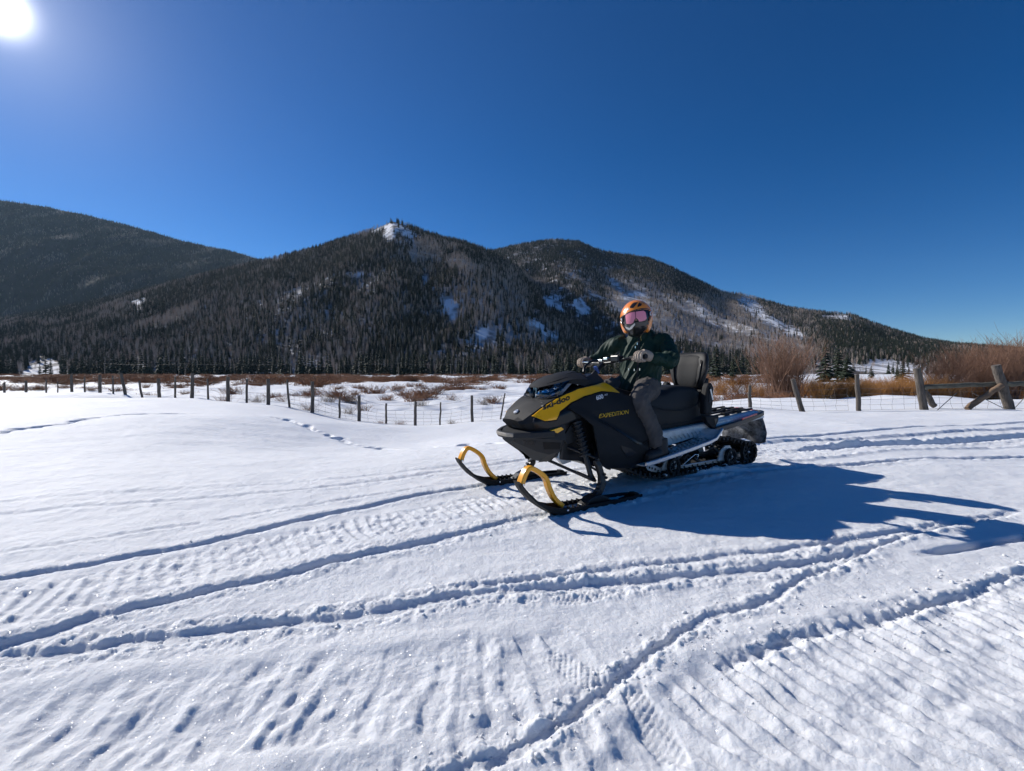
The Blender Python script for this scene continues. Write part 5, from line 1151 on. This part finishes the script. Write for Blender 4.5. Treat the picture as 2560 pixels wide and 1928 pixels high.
# body: one continuous figure beneath the clothes
m = MB()
ell(m, [((-1.26, .01, .84), .14, .12, R(12)), ((-1.25, .02, 1.0), .14, .11, R(20)), ((-1.26, .02, 1.18), .16, .115, Y30), ((-1.255, .02, 1.29), .155, .085, Y30), ((-1.235, .015, 1.36), .06, .06, Y30)])
m.tube([(-1.24, .015, 1.30), (-1.225, .01, 1.42)], [.055, .055], 12)
ball(m, (-1.19, 0, 1.50), .098, 1.05, .95, 1.2)
for p_, r_ in (([(-1.30, .13, 1.28), (-1.335, .205, 1.28), (-1.285, .32, 1.19), (-1.195, .405, 1.115), (-.985, .388, 1.132), (-.92, .385, 1.14)], [.04, .04, .035, .032, .028, .028]), ([(-1.17, -.12, 1.28), (-1.145, -.185, 1.275), (-1.095, -.36, 1.172), (-.955, -.388, 1.118), (-.90, -.39, 1.11)], [.04, .04, .032, .028, .028]),
               ([(-1.25, .10, .86), (-.90, .335, .79), (-1.03, .405, .42), (-1.03, .41, .34)], [.085, .06, .045, .04]), ([(-1.25, -.08, .86), (-.88, -.30, .80), (-1.02, -.40, .42), (-1.02, -.41, .34)], [.085, .06, .045, .04])): m.tube(p_, r_, 12)
skin_of('body', m, SKIN, .014, 4)
# jacket
m = MB()
ell(m, [((-1.215, .025, .835), .184, .165, R(14)), ((-1.225, .025, .90), .198, .168, R(16)), ((-1.24, .02, 1.02), .195, .152, R(22)), ((-1.255, .02, 1.15), .205, .150, R(28)), ((-1.258, .02, 1.25), .196, .132, Y30), ((-1.26, .02, 1.31), .162, .110, Y30), ((-1.25, .015, 1.36), .115, .100, Y30), ((-1.235, .01, 1.40), .095, .095, Y30)], 24)
ball(m, (-1.335, -.02, 1.36), .10, .8, 1.2, .75)                      # hood lying on the back
m.tube(spline([(-1.30, .13, 1.29), (-1.345, .205, 1.285), (-1.285, .32, 1.19), (-1.195, .405, 1.115), (-1.09, .400, 1.115), (-.985, .388, 1.132), (-.945, .386, 1.138)], 4), [.080] * 3 + [.082, .081, .079, .076, .074, .072, .072, .073, .074, .073, .070, .066, .066, .062, .060, .058, .057, .056, .055, .053, .052, .050, .050, .050][:22], 16)
m.tube(spline([(-1.19, -.12, 1.29), (-1.145, -.185, 1.285), (-1.115, -.28, 1.23), (-1.095, -.36, 1.172), (-1.02, -.375, 1.14), (-.955, -.388, 1.118), (-.925, -.390, 1.112)], 4), [.080] * 3 + [.084, .084, .082, .080, .078, .076, .075, .074, .072, .070, .066, .062, .058, .055, .053, .051, .050, .049, .048, .047, .046, .046][:22], 16)
def folds(co):
    a = vnoise(co * np.array([1, 1, .45]), 5, 9) * .010 + vnoise(co, 6, 22) * .004
    rid = (1 - np.abs(vnoise(co * np.array([1.1, 1.1, .55]), 7, 12))) ** 4 * .013
    elb = np.exp(-(((co - np.array([-1.20, .40, 1.12])) / .12) ** 2).sum(1)) + np.exp(-(((co - np.array([-1.10, -.36, 1.17])) / .12) ** 2).sum(1))
    return a + rid - .012 + elb * .012 * np.sin(co[:, 0] * 95 + co[:, 1] * 60)
jk = skin_of('jacket', m, JACK, .0085, 3, [folds])
# zip, cord, pocket flap and hem band on the jacket front, laid on its surface
_bm = bmesh.new(); _bm.from_mesh(jk.data); jt = BVHTree.FromBMesh(_bm); _bm.free()
def on_jacket(p, d, off=.004):
    h = jt.ray_cast(Vector(p) - RID_O, Vector(d)); return (h[0] + h[1] * off) if h[0] is not None else Vector(p) - RID_O
fw = Vector((math.cos(Y30), math.sin(Y30), 0)); sw = Vector((-math.sin(Y30), math.cos(Y30), 0)); CHEST = Vector((-1.25, .02, 0))
def front(s, z): return on_jacket(CHEST + fw * .6 + sw * s + Vector((0, 0, z)), -fw)
m = MB(); m.rect([front(0, z) for z in np.linspace(1.37, .93, 16)], .014, .005, up=sw); m.build('zip', BLKPR, jk)
m = MB(); m.rect([front(.03, 1.20 - .0 * i) for i in range(2)] if False else [front(.10 + .05 * t, 1.20 - .02 * t) for t in np.linspace(0, 1, 6)], .014, .004, up=(0, 0, 1)); m.build('pocket_zip', BLKPR, jk)
m = MB(); m.tube([front(.02, 1.355), front(.012, 1.33), front(.018, 1.30)], .004, 6); m.build('drawcord', mat('tan_cord', (.35, .26, .08), .7), jk, True)
for s_, z_ in ((-.015, 1.27), (-.03, 1.24), (-.08, 1.035), (-.03, 1.03), (.02, 1.035)):
    m = MB(); c = front(s_, z_); m.box(c, (.010, .008, .020), Matrix.Rotation(Y30, 3, 'Z')); m.build('silver_tab', CHR, jk)
# trousers
m = MB()
ell(m, [((-1.24, .015, .80), .150, .150, R(8)), ((-1.245, .015, .86), .175, .160, R(10)), ((-1.245, .015, .94), .165, .145, R(12))])
m.tube(spline([(-1.27, .08, .865), (-1.12, .20, .855), (-.98, .295, .825), (-.885, .345, .775), (-.900, .365, .680), (-.955, .385, .58), (-1.00, .40, .47), (-1.035, .405, .390)], 4), [0.118, 0.118, 0.116, 0.113, 0.108, 0.103, 0.098, 0.095, 0.090, 0.089, 0.087, 0.085, 0.083, 0.081, 0.079, 0.078, 0.077, 0.077, 0.076, 0.076, 0.076, 0.076, 0.076, 0.076, 0.076, 0.077, 0.077, 0.077, 0.077][:29], 18)
m.tube(spline([(-1.25, -.07, .865), (-1.10, -.18, .855), (-.97, -.265, .83), (-.87, -.310, .785), (-.885, -.345, .680), (-.945, -.380, .58), (-.99, -.40, .47), (-1.02, -.405, .390)], 4), [0.118, 0.118, 0.116, 0.113, 0.108, 0.103, 0.098, 0.095, 0.090, 0.089, 0.087, 0.085, 0.083, 0.081, 0.079, 0.078, 0.077, 0.077, 0.076, 0.076, 0.076, 0.076, 0.076, 0.076, 0.076, 0.077, 0.077, 0.077, 0.077][:29], 18)
def pfold(co):
    k = np.exp(-(((co - np.array([-.93, .35, .74])) / .10) ** 2).sum(1)); return vnoise(co, 15, 11) * .007 + (1 - np.abs(vnoise(co * np.array([1, 1, .5]), 16, 14))) ** 4 * .013 - .005 + k * .006 * np.sin(co[:, 2] * 150 + co[:, 0] * 90)
skin_of('trousers', m, PANT, .0105, 4, [pfold])
# boots
for sd in (1, -1):
    m = MB(); y = sd * .42
    m.tube([(-1.055, y, .45), (-1.055, y, .37), (-1.06, y, .325)], [.062, .064, .062], 14)
    m.tube([(-1.125, y, .315), (-1.06, y, .325), (-.97, y * 1.02, .318), (-.90, y * 1.04, .308), (-.87, y * 1.05, .300)], [.045, .058, .052, .048, .030], 14)
    m.box((-1.0, y * 1.02, .280), (.27, .085, .026))
    skin_of('boot', m, BOOT, .009, 3)
# gloves: palm, four fingers curled round the grip, thumb below it
for sd, bz, tilt in ((1, 1.136, .08), (-1, 1.098, 0)):
    m = MB(); bx = -.866
    yc = sd * .372
    m.tube([(bx - .105, sd * .388, bz - .002), (bx - .060, sd * .380, bz + .014), (bx - .012, yc, bz + .036)], [.040, .046, .036], 14, flat=1.0)
    ell(m, [((bx - .055, yc, bz - .012), .045, .028, 0), ((bx - .045, yc, bz + .015), .050, .034, 0), ((bx - .025, yc, bz + .040), .048, .030, 0), ((bx - .020, yc, bz + .052), .036, .018, 0)])
    for i, (ln, rr3) in enumerate(((.92, .0122), (1.0, .0128), (.98, .0124), (.86, .0112))):
        y = yc + sd * (-.036 + i * .0245); k = ln
        m.tube(spline([(bx - .022, y, bz + .042), (bx + .012, y, bz + .043 * k), (bx + .036 * k, y, bz + .020), (bx + .036 * k, y, bz - .014), (bx + .012, y, bz - .034 * k), (bx - .014, y, bz - .032)], 3), [rr3] * 12 + [rr3 * .97, rr3 * .95, rr3 * .92, rr3 * .85], 10)
    m.tube(spline([(bx - .050, yc - sd * .034, bz + .004), (bx - .030, yc - sd * .062, bz - .006), (bx + .004, yc - sd * .070, bz - .020), (bx + .030, yc - sd * .060, bz - .016)], 3), [.019, .018, .0175, .017, .0165, .016, .0155, .015, .0145, .013], 10)
    skin_of('glove', m, GLOVE, .0034, 1, [lambda co: vnoise(co, 33, 60) * .0012])
# ---------------------------------------------------------------- helmet and goggles
HC = Vector((-1.196, 0, 1.517)); HW = MS @ HC; look = Vector((0, 0, 1.25)) - HW; yaw = math.atan2(look.y, look.x)
HEL = empty('helmet', parent=RIDER); HEL.location = HC - RID_O; HEL.rotation_euler = (0, 0, yaw - math.pi / 2 - SLED_RZ)   # helmet frame: x to the picture's left?
# frame used below: X = picture right, Y = towards the viewer; mirrored through sx
ORG = mat('orange_helmet', (.85, .255, .030), .28, coat=.4, var=.05, scale=6); HBLK = mat('helmet_black', (.012, .012, .014), .3, coat=.3); HLIN = mat('helmet_liner', (.010, .010, .011), .9)
PINK = mat('pink_goggle_lens', (.80, .27, .36), .30, 0.0, spec=.35); PSIL = mat('helmet_silver', (.45, .46, .46), .3, .6)
S3 = .000541
def hp(*pts): return [(-(x - 1180) * S3, -(y - 440) * S3) for x, y in pts]      # outline as seen from the front; X flips because the frame faces the viewer
HA, HB_, HT = .143, .165, .162
def hel_pt(a, e, k=1.0):
    ce = math.cos(e); hz = ce if e >= 0 else max(ce, 0) ** .75; z = (HT if e >= 0 else .180) * math.sin(e)
    return (HA * k * hz * math.sin(a), HB_ * k * hz * math.cos(a) + (0.012 * math.sin(-e) if e < 0 else 0), z * k)
def hel_y(x, z, k=1.0):
    e = math.asin(max(-1, min(1, z / ((HT if z >= 0 else .180) * k)))); ce = math.cos(e); hz = ce if e >= 0 else max(ce, 0) ** .75
    q = max(0, 1 - (x / (HA * k * max(hz, .05))) ** 2); return HB_ * k * hz * math.sqrt(q) + (.012 * math.sin(-e) if e < 0 else 0)
PORT = hp((925,445),(965,420),(1040,385),(1150,345),(1280,318),(1370,318),(1405,345),(1412,430),(1385,500),(1370,560),(1335,655),(1290,720),(1200,765),(1110,745),(1062,715),(1000,635),(955,560),(925,500))
def hel_shell(name, k, mt, cut=True, e0=-50):
    na, ne = 128, 84; v = []; f = []; AA = [2 * math.pi * i / na for i in range(na)]; EE = [R(e0) + (math.pi / 2 - R(e0)) * j / (ne - 1) for j in range(ne)]
    for e in EE: v += [hel_pt(a, e, k) for a in AA]
    va = np.array(v); ins = inpoly(va[:, 0], va[:, 2], PORT) & (va[:, 1] > 0)
    for j in range(ne - 1):
        for i in range(na):
            q = (j * na + i, j * na + (i + 1) % na, (j + 1) * na + (i + 1) % na, (j + 1) * na + i)
            if cut and all(ins[t] for t in q): continue
            f.append(q)
    return obj(name, v, f, mt, HEL, True)
solid(hel_shell('shell', 1.0, ORG), .006, -1); hel_shell('liner', .955, HLIN, False, -46)
m = MB(); m.tube([(x, hel_y(x, z) - .002, z) for x, z in spline(PORT + PORT[:1], 3)], .0095, 10, cap=False); m.build('port_rim', HBLK, HEL, True)
def hpatch(name, poly, k, mt, off=0.0, step=.012, thick=.006, parent=HEL, bulge=0.0):
    return patch(name, poly, lambda x, z: hel_y(x, z, k) + off + bulge * math.exp(-((x - .005) / .05) ** 2), mt, parent=parent, thick=thick, step=step, side=1)
GOG = empty('goggles', parent=HEL)
hpatch('goggle_frame', hp((935,450),(985,425),(1060,385),(1160,358),(1290,330),(1375,330),(1395,360),(1392,440),(1350,520),(1290,545),(1235,550),(1205,520),(1165,515),(1140,560),(1110,590),(1000,590),(955,540)), .975, HBLK, .0, parent=GOG)
hpatch('goggle_lens', hp((1000,425),(1015,388),(1090,375),(1165,368),(1230,360),(1295,350),(1328,372),(1348,475),(1320,512),(1270,530),(1228,535),(1212,500),(1185,478),(1160,482),(1145,510),(1130,552),(1085,570),(1018,560)), 1.0, PINK, .006, parent=GOG, thick=.008)
hpatch('lens_divider', hp((1160,362),(1170,362),(1172,478),(1166,478)), 1.0, HBLK, .0085, parent=GOG, thick=.006)
for lx, ly, sxx in ((1418, 385, 10), (930, 490, 9)):
    m = MB(); pts = []
    for j in range(25):
        a = 2 * math.pi * j / 24; (x, z), = hp((lx + sxx * 1.3 * math.cos(a), ly + 30 * math.sin(a))); pts.append((x, hel_y(x, z) + .010, z))
    m.tube(pts, .0042, 6, cap=False); m.build('strap_logo', WHT, GOG, True)
for sgn, pl in ((1, [(1385,345),(1440,350),(1450,430),(1390,440)]), (-1, [(905,450),(960,430),(965,520),(910,520)])):
    hpatch('strap', hp(*pl), 1.0, HBLK, .004, parent=GOG, thick=.01)
hpatch('chin_guard', hp((975,575),(1060,592),(1130,572),(1175,548),(1300,545),(1372,505),(1378,570),(1335,665),(1255,735),(1160,770),(1090,740),(1020,655)), 1.0, HBLK, .004, parent=HEL, thick=.012, bulge=.028)
hpatch('chin_highlight', hp((985,588),(1010,605),(1070,632),(1120,590),(1155,560),(1162,590),(1110,650),(1065,668),(1015,640)), 1.0, PSIL, .007, thick=.008, bulge=.028)  # silvery highlight on the black chin guard, painted as a grey patch
for k_, pl in enumerate(([(1180,640),(1230,635),(1250,690),(1200,720),(1165,690)], [(1260,610),(1310,600),(1320,640),(1275,665)])): hpatch('chin_vent', hp(*pl), 1.0, HLIN, .007, thick=.006, bulge=.028)
hpatch('crown_vent', hp((1078,298),(1072,270),(1105,225),(1150,180),(1232,148),(1200,205),(1165,255),(1130,300)), 1.03, HBLK, .002, thick=.02, step=.008)
hpatch('crown_vent', hp((1198,290),(1200,255),(1225,200),(1255,165),(1275,175),(1272,230),(1255,265)), 1.03, HBLK, .002, thick=.02, step=.008)
hpatch('crown_vent', hp((996,330),(992,292),(1012,247),(1034,272),(1072,330),(1040,325)), 1.03, PSIL, .002, thick=.02, step=.008)
hpatch('crown_vent', hp((1325,240),(1345,215),(1385,270),(1360,265)), 1.03, HBLK, .002, thick=.02, step=.008)
m = MB(); m.add([Vector(p) for p in ((.004, .150, -.012), (-.016, .148, -.035), (.024, .148, -.035), (.004, .172, -.034), (.004, .15, -.045))], [(0, 1, 3), (0, 3, 2), (1, 4, 3), (3, 4, 2)]); m.build('nose', SKIN, HEL, True)
# ================================================================== HAZE
hz = MB(); hz.box((0, 1900, 531), (9400, 5200, 1076)); haze = hz.build('haze', None)
hm = bpy.data.materials.new('thin_blue_haze'); hm.use_nodes = True; hn = hm.node_tree.nodes; hn.clear()
hv = hn.new('ShaderNodeVolumePrincipled'); hv.inputs['Color'].default_value = (.50, .74, 1.0, 1); hv.inputs['Density'].default_value = .000020; hv.inputs['Anisotropy'].default_value = .3
ho = hn.new('ShaderNodeOutputMaterial'); hm.node_tree.links.new(hv.outputs[0], ho.inputs['Volume']); haze.data.materials.append(hm)
tag(haze, 'thin bluish haze in the valley air', 'haze', kind='stuff')
